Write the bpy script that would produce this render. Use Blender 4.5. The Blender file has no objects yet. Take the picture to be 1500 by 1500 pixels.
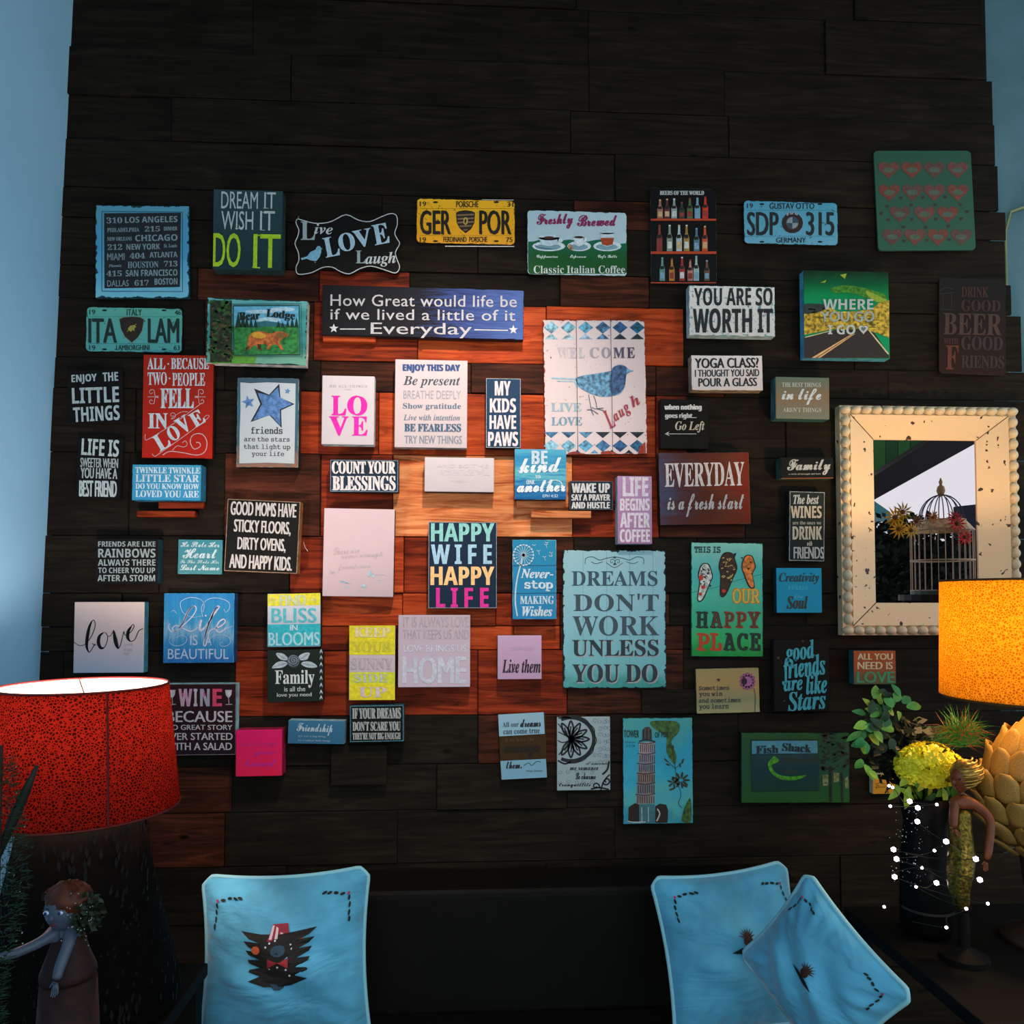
import bpy, bmesh, math, random, os
import numpy as np
from mathutils import Vector, Matrix
random.seed(7)
R = math.radians
SC = bpy.context.scene
COL = SC.collection
# ------------------------------------------------------------------ camera
F = 1125.0
CAMLOC = Vector((0, -2.37, 1.5))
cd = bpy.data.cameras.new('camera')
cam = bpy.data.objects.new('camera', cd)
COL.objects.link(cam)
cam.location = CAMLOC
cam.rotation_euler = (R(92), 0, -R(3.0))
cd.sensor_fit = 'HORIZONTAL'; cd.sensor_width = 36; cd.lens = F / 1500 * 36
cd.shift_y = 86 / 1500
cd.clip_start = .01
SC.camera = cam
CM = cam.rotation_euler.to_matrix()
# ------------------------------------------------------------------ view, world, lights
SC.view_settings.view_transform = 'Standard'
SC.view_settings.look = 'None'
SC.view_settings.gamma = 1
SC.view_settings.use_curve_mapping = False
SC.view_settings.exposure = 0
SC.cycles.max_bounces = 6
SC.cycles.sample_clamp_indirect = 4
world = bpy.data.worlds.new('sky'); SC.world = world; world.use_nodes = True
wb = world.node_tree.nodes['Background']
wb.inputs[0].default_value = (.72, .86, .93, 1); wb.inputs[1].default_value = 1.45

def lin(h):
    if not isinstance(h, str): return tuple(h)
    h = h.lstrip('#')
    o = []
    for i in (0, 2, 4):
        c = int(h[i:i + 2], 16) / 255
        o.append(c / 12.92 if c <= .04045 else ((c + .055) / 1.055) ** 2.4)
    return tuple(o)

def light(name, kind, loc, energy, color, aim=None, **kw):
    l = bpy.data.lights.new(name, kind); l.energy = energy; l.color = color
    for k, v in kw.items(): setattr(l, k, v)
    o = bpy.data.objects.new(name, l); COL.objects.link(o); o.location = loc
    if aim is not None:
        o.rotation_euler = (Vector(aim) - Vector(loc)).to_track_quat('-Z', 'Y').to_euler()
    return o

def W(px, py, d=0.0):
    """the point seen at pixel px, py on the vertical plane d metres in front of the plank wall"""
    v = CM @ Vector(((px - 750) / F, -(py - 836) / F, -1))
    return CAMLOC + v * ((-d - CAMLOC.y) / v.y)

light('ceiling_spotlight', 'SPOT', (.16, -1.40, 3.32), 205, (1, .80, .66), aim=(-.12, 0, 1.72), spot_size=R(47), spot_blend=1.0, shadow_soft_size=.05)
# ------------------------------------------------------------------ materials
def nodes(m):
    m.use_nodes = True
    return m.node_tree.nodes, m.node_tree.links, m.node_tree.nodes['Principled BSDF']

_mc = {}
def mat(col, rough=.6, metal=0.0, emit=0, vary=.0, scale=60, spec=.3, bump=0):
    k = (col, rough, metal, emit, vary, scale, spec, bump)
    if k in _mc: return _mc[k]
    m = bpy.data.materials.new('paint'); n, l, b = nodes(m)
    c = lin(col)
    b.inputs['Base Color'].default_value = (*c, 1)
    b.inputs['Roughness'].default_value = rough
    b.inputs['Metallic'].default_value = metal
    b.inputs['Specular IOR Level'].default_value = spec
    if emit:
        b.inputs['Emission Color'].default_value = (*c, 1); b.inputs['Emission Strength'].default_value = emit
    if vary or bump:
        tc = n.new('ShaderNodeTexCoord'); nz = n.new('ShaderNodeTexNoise')
        nz.inputs['Scale'].default_value = scale; nz.inputs['Detail'].default_value = 5
        l.new(tc.outputs['Object'], nz.inputs['Vector'])
        if vary:
            mx = n.new('ShaderNodeMix'); mx.data_type = 'RGBA'
            mr = n.new('ShaderNodeMapRange'); mr.inputs[1].default_value = .35; mr.inputs[2].default_value = .65
            l.new(nz.outputs['Fac'], mr.inputs[0]); l.new(mr.outputs[0], mx.inputs['Factor'])
            mx.inputs['A'].default_value = (*[v * (1 - vary) for v in c], 1)
            mx.inputs['B'].default_value = (*[min(1, v * (1 + vary)) for v in c], 1)
            l.new(mx.outputs['Result'], b.inputs['Base Color'])
        if bump:
            bp = n.new('ShaderNodeBump'); bp.inputs['Strength'].default_value = bump; bp.inputs['Distance'].default_value = .002
            l.new(nz.outputs['Fac'], bp.inputs['Height']); l.new(bp.outputs[0], b.inputs['Normal'])
    _mc[k] = m
    return m

def face_mat(stops, chip=None, hx=.1, hz=.1, edge=.004, amount=0.0, streak=(1, 1), rough=.6, axis='z', scale=30, contrast=.5, seed=0):
    """painted face: colour stops along an axis (or blotches), with chipped edges in the chip colour"""
    m = bpy.data.materials.new('printed_face'); n, l, b = nodes(m)
    b.inputs['Roughness'].default_value = rough; b.inputs['Specular IOR Level'].default_value = .1
    tc = n.new('ShaderNodeTexCoord'); sp = n.new('ShaderNodeSeparateXYZ'); l.new(tc.outputs['Object'], sp.inputs[0])
    mp = n.new('ShaderNodeMapping'); l.new(tc.outputs['Object'], mp.inputs[0])
    mp.inputs['Scale'].default_value = (streak[0], 1, streak[1]); mp.inputs['Location'].default_value = (seed, seed * .7, 0)
    nz = n.new('ShaderNodeTexNoise'); nz.inputs['Scale'].default_value = scale; nz.inputs['Detail'].default_value = 6; nz.inputs['Roughness'].default_value = .65
    l.new(mp.outputs[0], nz.inputs['Vector'])
    def math_(op, a, bb=None, c=None):
        q = n.new('ShaderNodeMath'); q.operation = op
        for i, v in enumerate((a, bb, c)):
            if v is None: continue
            if isinstance(v, (int, float)): q.inputs[i].default_value = v
            else: l.new(v, q.inputs[i])
        return q.outputs[0]
    if axis == 'z': pos = math_('MULTIPLY_ADD', sp.outputs['Z'], -.5 / hz, .5)
    elif axis == 'x': pos = math_('MULTIPLY_ADD', sp.outputs['X'], .5 / hx, .5)
    else: pos = .5
    nn = math_('MULTIPLY_ADD', nz.outputs['Fac'], contrast, -contrast * .5)
    pos = math_('ADD', pos, nn)
    cr = n.new('ShaderNodeValToRGB'); l.new(pos, cr.inputs[0])
    el = cr.color_ramp.elements
    st = stops if isinstance(stops, (list, tuple)) and isinstance(stops[0], (list, tuple)) else [(0, stops)]
    el[0].position = st[0][0]; el[0].color = (*lin(st[0][1]), 1)
    if len(st) == 1:
        el[1].position = 1; el[1].color = (*[v * (1 - contrast * .35) for v in lin(st[0][1])], 1)
    else:
        el[1].position = st[1][0]; el[1].color = (*lin(st[1][1]), 1)
        for p, c in st[2:]:
            e = el.new(p); e.color = (*lin(c), 1)
    out = cr.outputs[0]
    if chip:
        dx = math_('SUBTRACT', hx, math_('ABSOLUTE', sp.outputs['X'])); dz = math_('SUBTRACT', hz, math_('ABSOLUTE', sp.outputs['Z']))
        d = math_('MINIMUM', dx, dz)
        nb = n.new('ShaderNodeTexNoise'); nb.inputs['Scale'].default_value = 55; nb.inputs['Detail'].default_value = 5
        l.new(mp.outputs[0], nb.inputs['Vector'])
        lim = math_('MULTIPLY_ADD', nb.outputs['Fac'], edge * 9, -edge * 3.9)
        g = math_('LESS_THAN', d, lim)
        if amount:
            nc = n.new('ShaderNodeTexNoise'); nc.inputs['Scale'].default_value = 90; nc.inputs['Detail'].default_value = 8; nc.inputs['Roughness'].default_value = .7
            l.new(mp.outputs[0], nc.inputs['Vector'])
            g = math_('MAXIMUM', g, math_('GREATER_THAN', nc.outputs['Fac'], .665 - amount * .36))
        mx = n.new('ShaderNodeMix'); mx.data_type = 'RGBA'; l.new(g, mx.inputs['Factor'])
        l.new(out, mx.inputs['A']); mx.inputs['B'].default_value = (*lin(chip), 1)
        out = mx.outputs['Result']
    l.new(out, b.inputs['Base Color'])
    bp = n.new('ShaderNodeBump'); bp.inputs['Strength'].default_value = .25; bp.inputs['Distance'].default_value = .001
    l.new(nz.outputs['Fac'], bp.inputs['Height']); l.new(bp.outputs[0], b.inputs['Normal'])
    return m

def wood_mat(a, bcol, c, rough=.5, vary=.35):
    m = bpy.data.materials.new('reclaimed_wood'); n, l, b = nodes(m)
    tc = n.new('ShaderNodeTexCoord'); oi = n.new('ShaderNodeObjectInfo')
    vm = n.new('ShaderNodeVectorMath'); vm.operation = 'SCALE'; vm.inputs[0].default_value = (37, 11, 23)
    l.new(oi.outputs['Random'], vm.inputs['Scale'])
    ad = n.new('ShaderNodeVectorMath'); ad.operation = 'ADD'; l.new(tc.outputs['Object'], ad.inputs[0]); l.new(vm.outputs[0], ad.inputs[1])
    mp = n.new('ShaderNodeMapping'); mp.inputs['Scale'].default_value = (1.2, 8, 14); l.new(ad.outputs[0], mp.inputs[0])
    n1 = n.new('ShaderNodeTexNoise'); n1.inputs['Scale'].default_value = 3.2; n1.inputs['Detail'].default_value = 9; n1.inputs['Roughness'].default_value = .62; n1.inputs['Distortion'].default_value = 1.4
    l.new(mp.outputs[0], n1.inputs['Vector'])
    cr = n.new('ShaderNodeValToRGB'); l.new(n1.outputs['Fac'], cr.inputs[0])
    e = cr.color_ramp.elements; e[0].position = .33; e[0].color = (*lin(c), 1); e[1].position = .66; e[1].color = (*lin(a), 1)
    q = e.new(.48); q.color = (*lin(bcol), 1)
    n2 = n.new('ShaderNodeTexNoise'); n2.inputs['Scale'].default_value = 5; n2.inputs['Detail'].default_value = 3; l.new(ad.outputs[0], n2.inputs['Vector'])
    hs = n.new('ShaderNodeHueSaturation'); l.new(cr.outputs[0], hs.inputs['Color'])
    mr = n.new('ShaderNodeMapRange'); mr.inputs[1].default_value = .3; mr.inputs[2].default_value = .7; mr.inputs[3].default_value = 1 - vary; mr.inputs[4].default_value = 1 + vary
    l.new(n2.outputs['Fac'], mr.inputs[0]); l.new(mr.outputs[0], hs.inputs['Value'])
    # knots
    vo = n.new('ShaderNodeTexVoronoi'); vo.inputs['Scale'].default_value = 3.1; vo.inputs['Randomness'].default_value = 1
    mk = n.new('ShaderNodeMapping'); mk.inputs['Scale'].default_value = (1, .2, 2.2); l.new(ad.outputs[0], mk.inputs[0]); l.new(mk.outputs[0], vo.inputs['Vector'])
    kr = n.new('ShaderNodeMapRange'); kr.inputs[1].default_value = .02; kr.inputs[2].default_value = .07; l.new(vo.outputs['Distance'], kr.inputs[0])
    mx = n.new('ShaderNodeMix'); mx.data_type = 'RGBA'; l.new(kr.outputs[0], mx.inputs['Factor']); mx.inputs['A'].default_value = (*[v * .25 for v in lin(c)], 1)
    l.new(hs.outputs[0], mx.inputs['B']); l.new(mx.outputs['Result'], b.inputs['Base Color'])
    b.inputs['Roughness'].default_value = rough; b.inputs['Specular IOR Level'].default_value = .08
    bp = n.new('ShaderNodeBump'); bp.inputs['Strength'].default_value = .4; bp.inputs['Distance'].default_value = .0015
    l.new(n1.outputs['Fac'], bp.inputs['Height']); l.new(bp.outputs[0], b.inputs['Normal'])
    return m

# ------------------------------------------------------------------ object helpers
def link(name, me, m=None, parent=None, smooth=False):
    o = bpy.data.objects.new(name, me); COL.objects.link(o)
    if m: me.materials.clear(); me.materials.append(m)
    if parent is not None: o.parent = parent
    if smooth: me.polygons.foreach_set('use_smooth', [True] * len(me.polygons))
    return o

def bmobj(name, bm, m, parent=None, smooth=False):
    me = bpy.data.meshes.new(name); bm.to_mesh(me); bm.free()
    return link(name, me, m, parent, smooth)

def pyobj(name, v, f, m, parent=None, smooth=False):
    me = bpy.data.meshes.new(name); me.from_pydata([tuple(a) for a in v], [], f); me.update()
    return link(name, me, m, parent, smooth)

def thing(name, label, cat, loc, group=None):
    o = bpy.data.objects.new(name, None); COL.objects.link(o); o.location = loc; o.empty_display_size = .05
    o['label'] = label; o['category'] = cat
    if group: o['group'] = group
    return o

def tag(o, label, cat, group=None):
    o['label'] = label; o['category'] = cat
    if group: o['group'] = group
    return o

def box_bm(bm, x0, x1, y0, y1, z0, z1, bev=0):
    r = bmesh.ops.create_cube(bm, size=1)['verts']
    for v in r:
        v.co = Vector(((x0 + x1) / 2 + v.co.x * (x1 - x0), (y0 + y1) / 2 + v.co.y * (y1 - y0), (z0 + z1) / 2 + v.co.z * (z1 - z0)))
    if bev:
        es = list({e for v in r for e in v.link_edges})
        bmesh.ops.bevel(bm, geom=es, offset=bev, segments=1 if bev < .004 else 3, affect='EDGES', profile=.6)

def box(name, x0, x1, y0, y1, z0, z1, m, parent=None, bev=0, kind=None):
    bm = bmesh.new(); box_bm(bm, x0, x1, y0, y1, z0, z1, bev)
    o = bmobj(name, bm, m, parent)
    if kind: o['kind'] = kind
    return o

def lathe(prof, seg=32, cap=True):
    """prof: list of (r, z)"""
    v = []; f = []
    for r, z in prof:
        for i in range(seg):
            a = 2 * math.pi * i / seg; v.append((r * math.cos(a), r * math.sin(a), z))
    for j in range(len(prof) - 1):
        for i in range(seg):
            k = (i + 1) % seg; f.append((j * seg + i, j * seg + k, (j + 1) * seg + k, (j + 1) * seg + i))
    if cap: f.append(tuple(range(seg))[::-1]); f.append(tuple((len(prof) - 1) * seg + i for i in range(seg)))
    return v, f

def tube(pts, rad, seg=6, closed=False):
    v = []; f = []; n = len(pts); pts = [Vector(p) for p in pts]
    rad = rad if isinstance(rad, (list, tuple)) else [rad] * n
    up = None
    for i, p in enumerate(pts):
        t = (pts[(i + 1) % n] - pts[i - 1]) if closed else (pts[min(i + 1, n - 1)] - pts[max(i - 1, 0)])
        if t.length < 1e-9: t = Vector((0, 0, 1))
        t.normalize()
        if up is None: up = t.orthogonal().normalized()
        up = (up - t * up.dot(t)).normalized(); s = t.cross(up)
        for k in range(seg):
            a = 2 * math.pi * k / seg; v.append(p + (up * math.cos(a) + s * math.sin(a)) * rad[i])
    for i in range(n if closed else n - 1):
        j = (i + 1) % n
        for k in range(seg):
            k2 = (k + 1) % seg; f.append((i * seg + k, i * seg + k2, j * seg + k2, j * seg + k))
    if not closed: f.append(tuple(range(seg))[::-1]); f.append(tuple((n - 1) * seg + k for k in range(seg)))
    return v, f

def merge(parts):
    V = []; Fa = []
    for v, f in parts:
        b = len(V); V += list(v); Fa += [tuple(i + b for i in q) for q in f]
    return V, Fa

def catmull(p, n=5, closed=False):
    out = []; m = len(p)
    if m < 3: return p
    for i in range(m if closed else m - 1):
        if closed: a, b, c, d = p[i - 1], p[i], p[(i + 1) % m], p[(i + 2) % m]
        else: a, b, c, d = p[max(i - 1, 0)], p[i], p[i + 1], p[min(i + 2, m - 1)]
        for k in range(n):
            t = k / n
            out.append(tuple(.5 * ((2 * b[j]) + (-a[j] + c[j]) * t + (2 * a[j] - 5 * b[j] + 4 * c[j] - d[j]) * t * t + (-a[j] + 3 * b[j] - 3 * c[j] + d[j]) * t ** 3) for j in range(len(b))))
    if not closed: out.append(tuple(p[-1]))
    return out

# ------------------------------------------------------------------ lettering
try:
    MATHF = bpy.data.fonts.load(os.path.join(bpy.utils.system_resource('DATAFILES'), 'fonts', 'NotoSansMath-Regular.woff2'))
except Exception:
    MATHF = None
ALPH = {'sans': None, 'bold': (0x1D5D4, 0x1D5EE, 0x1D7EC), 'serif': (0x1D400, 0x1D41A, 0x1D7CE), 'ital': (0x1D468, 0x1D482, 0x1D7CE),
        'script': (0x1D4D0, 0x1D4EA, 0x1D7CE), 'mono': (0x1D670, 0x1D68A, 0x1D7F6)}
def alph(s, f):
    if ALPH[f] is None: return s
    U, L, D = ALPH[f]; o = ''
    for c in s:
        if 'A' <= c <= 'Z': o += chr(U + ord(c) - 65)
        elif 'a' <= c <= 'z': o += chr(L + ord(c) - 97)
        elif c.isdigit(): o += chr(D + int(c))
        else: o += c
    return o
_tc = {}
def textmesh(s, font, space=1.0):
    k = (s, font, space)
    if k in _tc: return _tc[k]
    cu = bpy.data.curves.new('t', 'FONT'); cu.body = alph(s, font); cu.resolution_u = 3; cu.space_character = space
    if font != 'sans' and MATHF: cu.font = MATHF
    o = bpy.data.objects.new('t', cu); me = bpy.data.meshes.new_from_object(o)
    n = len(me.vertices); co = np.empty(n * 3, np.float32); me.vertices.foreach_get('co', co); co = co.reshape(-1, 3)[:, :2].copy()
    fs = [tuple(p.vertices) for p in me.polygons]
    bpy.data.objects.remove(o); bpy.data.curves.remove(cu); bpy.data.meshes.remove(me)
    lo = co.min(0); hi = co.max(0); co = (co - lo) / np.maximum(hi - lo, 1e-6)
    _tc[k] = (co, fs)
    return _tc[k]

CROP = dict(A=(0, 260, 5), B=(290, 260, 4.839), C=(590, 260, 4.839), D=(890, 260, 4.839), E=(1190, 260, 4.839), F=(60, 510, 5.556), G=(320, 510, 5.556), H=(560, 510, 5.556),
            I=(740, 460, 5.556), J=(950, 500, 5), K=(90, 710, 5.357), L=(320, 710, 5.357), M=(560, 730, 5.357), N=(740, 650, 4.054), O=(980, 760, 5), P=(0, 970, 4.054),
            Q=(330, 940, 5.357), R=(700, 1000, 4.167), T=(1060, 930, 5.357), U=(1210, 560, 4.838), V=(1210, 830, 5.172), X=(1230, 1060, 4.286), Y=(270, 1200, 5), Z=(900, 1200, 3.846), px=(0, 0, 1))
BACK = .013        # the backs of the signs hang just clear of the proudest plank

class Sign:
    def __init__(s, crop, name, label, cat, x0, y0, x1, y1, t=.04, rot=0, face='ffffff', side='222222', chip=None, group=None, round_=0, outline=None, back=BACK,
                 part='block', **kw):
        s.ox, s.oy, s.sc = CROP[crop]
        s.t = t; s.rot = rot
        (a, b), (c, d) = s.q(x0, y0), s.q(x1, y1)
        s.px = (a, b, c, d); s.cx, s.cy = (a + c) / 2, (b + d) / 2
        s.ctr = W(s.cx, s.cy, t)
        w = (W(c, s.cy, t) - W(a, s.cy, t)).x; h = (W(s.cx, b, t) - W(s.cx, d, t)).z
        s.w, s.h = w, h
        s.loc = Vector((s.ctr.x, 0, s.ctr.z))
        s.root = thing(name, label, cat, s.loc, group)
        s.hx, s.hz = w / 2, h / 2
        s.root.rotation_euler = (0, R(rot), 0)
        s.inv = Matrix.Rotation(-R(rot), 3, 'Y')
        fm = face if not isinstance(face, (str, list, tuple)) else None
        if fm is None:
            fm = face_mat(face, chip, w / 2, h / 2, seed=random.random() * 9, **kw)
        sm = mat(side, .6, vary=.3, scale=40)
        if outline is None:
            if round_:
                r = round_; outl = []
                for sx, sz, a0 in ((1, 1, 0), (-1, 1, 90), (-1, -1, 180), (1, -1, 270)):
                    for k in range(5):
                        an = R(a0 + k * 22.5); outl.append((sx * (w / 2 - r) + r * math.cos(an), sz * (h / 2 - r) + r * math.sin(an)))
            else: outl = None
        else:
            outl = []
            for p in outline:
                q = s.loc3(*p, z=0); outl.append((q.x, q.z))
        bm = bmesh.new()
        if outl:
            area = sum(outl[i][0] * outl[(i + 1) % len(outl)][1] - outl[(i + 1) % len(outl)][0] * outl[i][1] for i in range(len(outl)))
            if area < 0: outl = outl[::-1]
            va = [bm.verts.new((x, -t, z)) for x, z in outl]; vb = [bm.verts.new((x, -back, z)) for x, z in outl]
            bm.faces.new(va); bm.faces.new(vb[::-1])
            for i in range(len(va)):
                j = (i + 1) % len(va); bm.faces.new((va[j], va[i], vb[i], vb[j]))
        else:
            box_bm(bm, -w / 2, w / 2, -t, -back, -h / 2, h / 2)
            if t > .02: bmesh.ops.bevel(bm, geom=list(bm.edges), offset=.0012, segments=1, affect='EDGES')
        bm.normal_update()
        me = bpy.data.meshes.new(part)
        for f in bm.faces: f.material_index = 0 if f.normal.y < -.5 else 1
        bm.to_mesh(me); bm.free()
        o = bpy.data.objects.new(part, me); COL.objects.link(o); o.parent = s.root
        me.materials.append(fm); me.materials.append(sm)
        s.body = o
    def q(s, x, y): return (x / s.sc + s.ox, y / s.sc + s.oy)
    def loc3(s, x, y, z=1, raw=False):
        px, py = (x, y) if raw else s.q(x, y)
        p = W(px, py, s.t + z * .0004) - s.loc
        p = s.inv @ Vector((p.x, 0, p.z)); p.y = -(s.t + z * .0004)
        return p
    def text(s, string, x0, y0, x1, y1, col='e8e4e0', font='sans', bold=.6, rot=None, z=2, space=1.0, arc=0, shear=0, emb=0, name='lettering'):
        string = string.replace('\u2019', "'")
        co, fs = textmesh(string, font, space)
        rot = s.rot if rot is None else rot
        (a, b), (c, d) = s.q(x0, y0), s.q(x1, y1)
        mx, my = (a + c) / 2, (b + d) / 2
        w, h = c - a, d - b
        ca, sa = math.cos(R(rot)), math.sin(R(rot))
        offs = [(0, 0)] if bold <= 0 else [(-bold / 2, 0), (bold / 2, 0)] if bold < 1.3 else [(-bold / 2, -bold * .15), (0, 0), (bold / 2, bold * .15)]
        V = []; Fa = []
        for oi_, (dx, dy) in enumerate(offs):
            base = len(V)
            for u, v in co:
                x = (u - .5) * (w - max(bold, 0)) + dx + shear * (v - .5) * h; y = -(v - .5) * h + dy - arc * (1 - (2 * u - 1) ** 2) / s.sc
                V.append(s.loc3(mx + x * ca - y * sa, my + x * sa + y * ca, z + oi_ * .12, raw=True))
            Fa += [tuple(i + base for i in f) for f in fs]
        return pyobj(name, V, Fa, mat(col, .6, vary=.12, scale=120), s.root)
    def art(s, name, col, polys=(), lines=(), discs=(), z=1, vary=.15, rough=.6, closed=False):
        if isinstance(col, str): col = mat(col, rough, vary=vary, scale=90)
        if 1 < len(polys) + len(lines) + len(discs) <= 6:
            for p in polys: s.art(name, col, polys=[p], z=z)
            for p in lines: s.art(name, col, lines=[p], z=z)
            for p in discs: s.art(name, col, discs=[p], z=z)
            return
        V = []; Fa = []
        m = col if not isinstance(col, (str, tuple)) else mat(col, rough, vary=vary, scale=90)
        for p in polys:
            b = len(V); V += [s.loc3(x, y, z) for x, y in p]; Fa.append(tuple(range(b, len(V))))
        for ln in lines:
            pts, w = ln[0], ln[1]
            pts = [s.q(*p) for p in (catmull(list(pts), 5) if len(pts) > 2 and not (len(ln) > 2 and ln[2] == 'k') else pts)]
            b = len(V); n = len(pts)
            for i, p in enumerate(pts):
                p0 = pts[max(i - 1, 0)]; p1 = pts[min(i + 1, n - 1)]
                dx, dy = p1[0] - p0[0], p1[1] - p0[1]; L = math.hypot(dx, dy) or 1
                ww = w * (1 if len(ln) < 4 else (.25 + .75 * math.sin(math.pi * i / max(n - 1, 1)))) / 2
                V.append(s.loc3(p[0] - dy / L * ww, p[1] + dx / L * ww, z, raw=True)); V.append(s.loc3(p[0] + dy / L * ww, p[1] - dx / L * ww, z, raw=True))
            Fa += [(b + 2 * i, b + 2 * i + 1, b + 2 * i + 3, b + 2 * i + 2) for i in range(n - 1)]
        for dsc in discs:
            x, y, rx, ry = dsc[:4]; an = R(dsc[4]) if len(dsc) > 4 else 0
            b = len(V); k = 14
            for i in range(k):
                a = 2 * math.pi * i / k; u, v = rx * math.cos(a), ry * math.sin(a)
                V.append(s.loc3(x + u * math.cos(an) - v * math.sin(an), y + u * math.sin(an) + v * math.cos(an), z))
            Fa.append(tuple(range(b, b + k)))
        me = bpy.data.meshes.new(name); me.from_pydata([tuple(v) for v in V], [], Fa); me.update()
        bm = bmesh.new(); bm.from_mesh(me)
        bmesh.ops.triangulate(bm, faces=[f for f in bm.faces if len(f.verts) > 4]); bm.to_mesh(me); bm.free()
        return link(name, me, m, s.root)
    def border(s, col, inset=3, w=1.0, z=1, name='border'):
        a, b, c, d = s.px; hx, hz = s.hx, s.hz; k = s.w / (c - a)
        i0 = inset * k; i1 = (inset + w) * k; V = []
        for i in (i0, i1):
            for sx, sz in ((-1, -1), (1, -1), (1, 1), (-1, 1)): V.append((sx * (hx - i), -(s.t + z * .0004), sz * (hz - i)))
        return pyobj(name, V, [(j, (j + 1) % 4, 4 + (j + 1) % 4, 4 + j) for j in range(4)], mat(col, vary=.3, scale=100), s.root)

def star(x, y, r, rot=0, inner=.42, n=5):
    return [(x + (r if i % 2 == 0 else r * inner) * math.sin(math.pi * i / n + R(rot)), y - (r if i % 2 == 0 else r * inner) * math.cos(math.pi * i / n + R(rot))) for i in range(2 * n)]
def heart(x, y, r, sy=1.0):
    out = []
    for i in range(20):
        a = 2 * math.pi * i / 20; out.append((x + r * math.sin(a) ** 3, y - sy * r * (13 * math.cos(a) - 5 * math.cos(2 * a) - 2 * math.cos(3 * a) - math.cos(4 * a)) / 15))
    return out
def spiral(x, y, r0, r1, a0, turns, n=14):
    return [(x + (r0 + (r1 - r0) * i / n) * math.cos(R(a0) + turns * 2 * math.pi * i / n), y + (r0 + (r1 - r0) * i / n) * math.sin(R(a0) + turns * 2 * math.pi * i / n)) for i in range(n + 1)]
# ------------------------------------------------------------------ the room
XL = W(78, 650).x; XR = W(1466, 269).x
wallp = mat('8fb4c4', .85, vary=.06, scale=3)
def struct(o): o['kind'] = 'structure'; return o
struct(box('floor', XL - .5, 3.6, -5.2, .2, -.05, 0, wood_mat('3a2a20', '2c2018', '18120e')))
wlo = struct(box('wall_left', XL - .12, XL, -3.2, .06, 0, 3.7, mat('94ccf0', .8, vary=.04, scale=3)))
def xleft(z): # the left wall leans in slightly towards the top
    a, b = W(95, 269), W(60, 990)
    return b.x + (a.x - b.x) * (z - b.z) / (a.z - b.z)
for v in wlo.data.vertices:
    if v.co.x > XL - .06: v.co.x = xleft(v.co.z)
struct(box('ceiling', XL - .12, 2.4, -2.6, .2, 3.7, 3.8, mat('40464a', .9)))
back = struct(box('wall_back', XL, XR - .04, .0, .06, 0, 3.7, mat('0c0a08', .9)))
retw = struct(box('wall_right', XR - .1, 3.2, .085, .15, 0, 3.7, mat('4d7480', .7, vary=.2, scale=4)))
# door leaf beyond the end of the planks, with a rounded pane
WOODS = {  # tones also carry the light falloff: bright mid-wall, near black further out
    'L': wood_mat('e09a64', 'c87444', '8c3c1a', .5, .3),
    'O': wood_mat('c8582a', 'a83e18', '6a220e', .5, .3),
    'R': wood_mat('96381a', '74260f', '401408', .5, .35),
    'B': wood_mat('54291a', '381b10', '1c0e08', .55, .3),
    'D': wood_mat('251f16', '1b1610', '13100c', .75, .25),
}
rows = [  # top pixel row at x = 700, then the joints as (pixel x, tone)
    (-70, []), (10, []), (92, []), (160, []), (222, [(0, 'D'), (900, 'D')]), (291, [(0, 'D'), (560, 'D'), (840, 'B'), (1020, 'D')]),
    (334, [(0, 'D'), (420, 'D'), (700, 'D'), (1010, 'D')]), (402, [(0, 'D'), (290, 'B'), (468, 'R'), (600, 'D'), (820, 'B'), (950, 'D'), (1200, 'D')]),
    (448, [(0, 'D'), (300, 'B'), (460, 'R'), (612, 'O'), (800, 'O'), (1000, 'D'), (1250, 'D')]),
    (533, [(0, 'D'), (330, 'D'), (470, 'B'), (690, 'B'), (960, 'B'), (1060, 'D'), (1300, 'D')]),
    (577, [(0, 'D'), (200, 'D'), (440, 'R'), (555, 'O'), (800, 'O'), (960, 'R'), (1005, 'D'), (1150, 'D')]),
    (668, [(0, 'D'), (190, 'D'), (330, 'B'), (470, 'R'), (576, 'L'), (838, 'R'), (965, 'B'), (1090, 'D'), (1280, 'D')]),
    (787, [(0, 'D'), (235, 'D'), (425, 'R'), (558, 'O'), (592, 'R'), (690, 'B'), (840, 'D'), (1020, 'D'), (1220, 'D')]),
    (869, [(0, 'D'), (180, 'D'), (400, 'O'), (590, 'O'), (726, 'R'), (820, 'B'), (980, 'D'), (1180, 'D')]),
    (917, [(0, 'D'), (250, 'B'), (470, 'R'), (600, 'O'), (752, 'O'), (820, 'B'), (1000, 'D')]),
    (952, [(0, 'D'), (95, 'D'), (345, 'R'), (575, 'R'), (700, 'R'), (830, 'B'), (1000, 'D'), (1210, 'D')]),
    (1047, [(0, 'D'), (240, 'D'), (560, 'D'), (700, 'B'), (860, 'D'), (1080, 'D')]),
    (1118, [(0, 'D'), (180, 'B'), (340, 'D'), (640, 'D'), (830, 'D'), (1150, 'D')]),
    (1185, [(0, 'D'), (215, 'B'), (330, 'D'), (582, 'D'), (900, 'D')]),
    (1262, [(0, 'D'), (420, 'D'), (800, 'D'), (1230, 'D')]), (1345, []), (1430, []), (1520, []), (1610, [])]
rr = random.Random(11)
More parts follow.
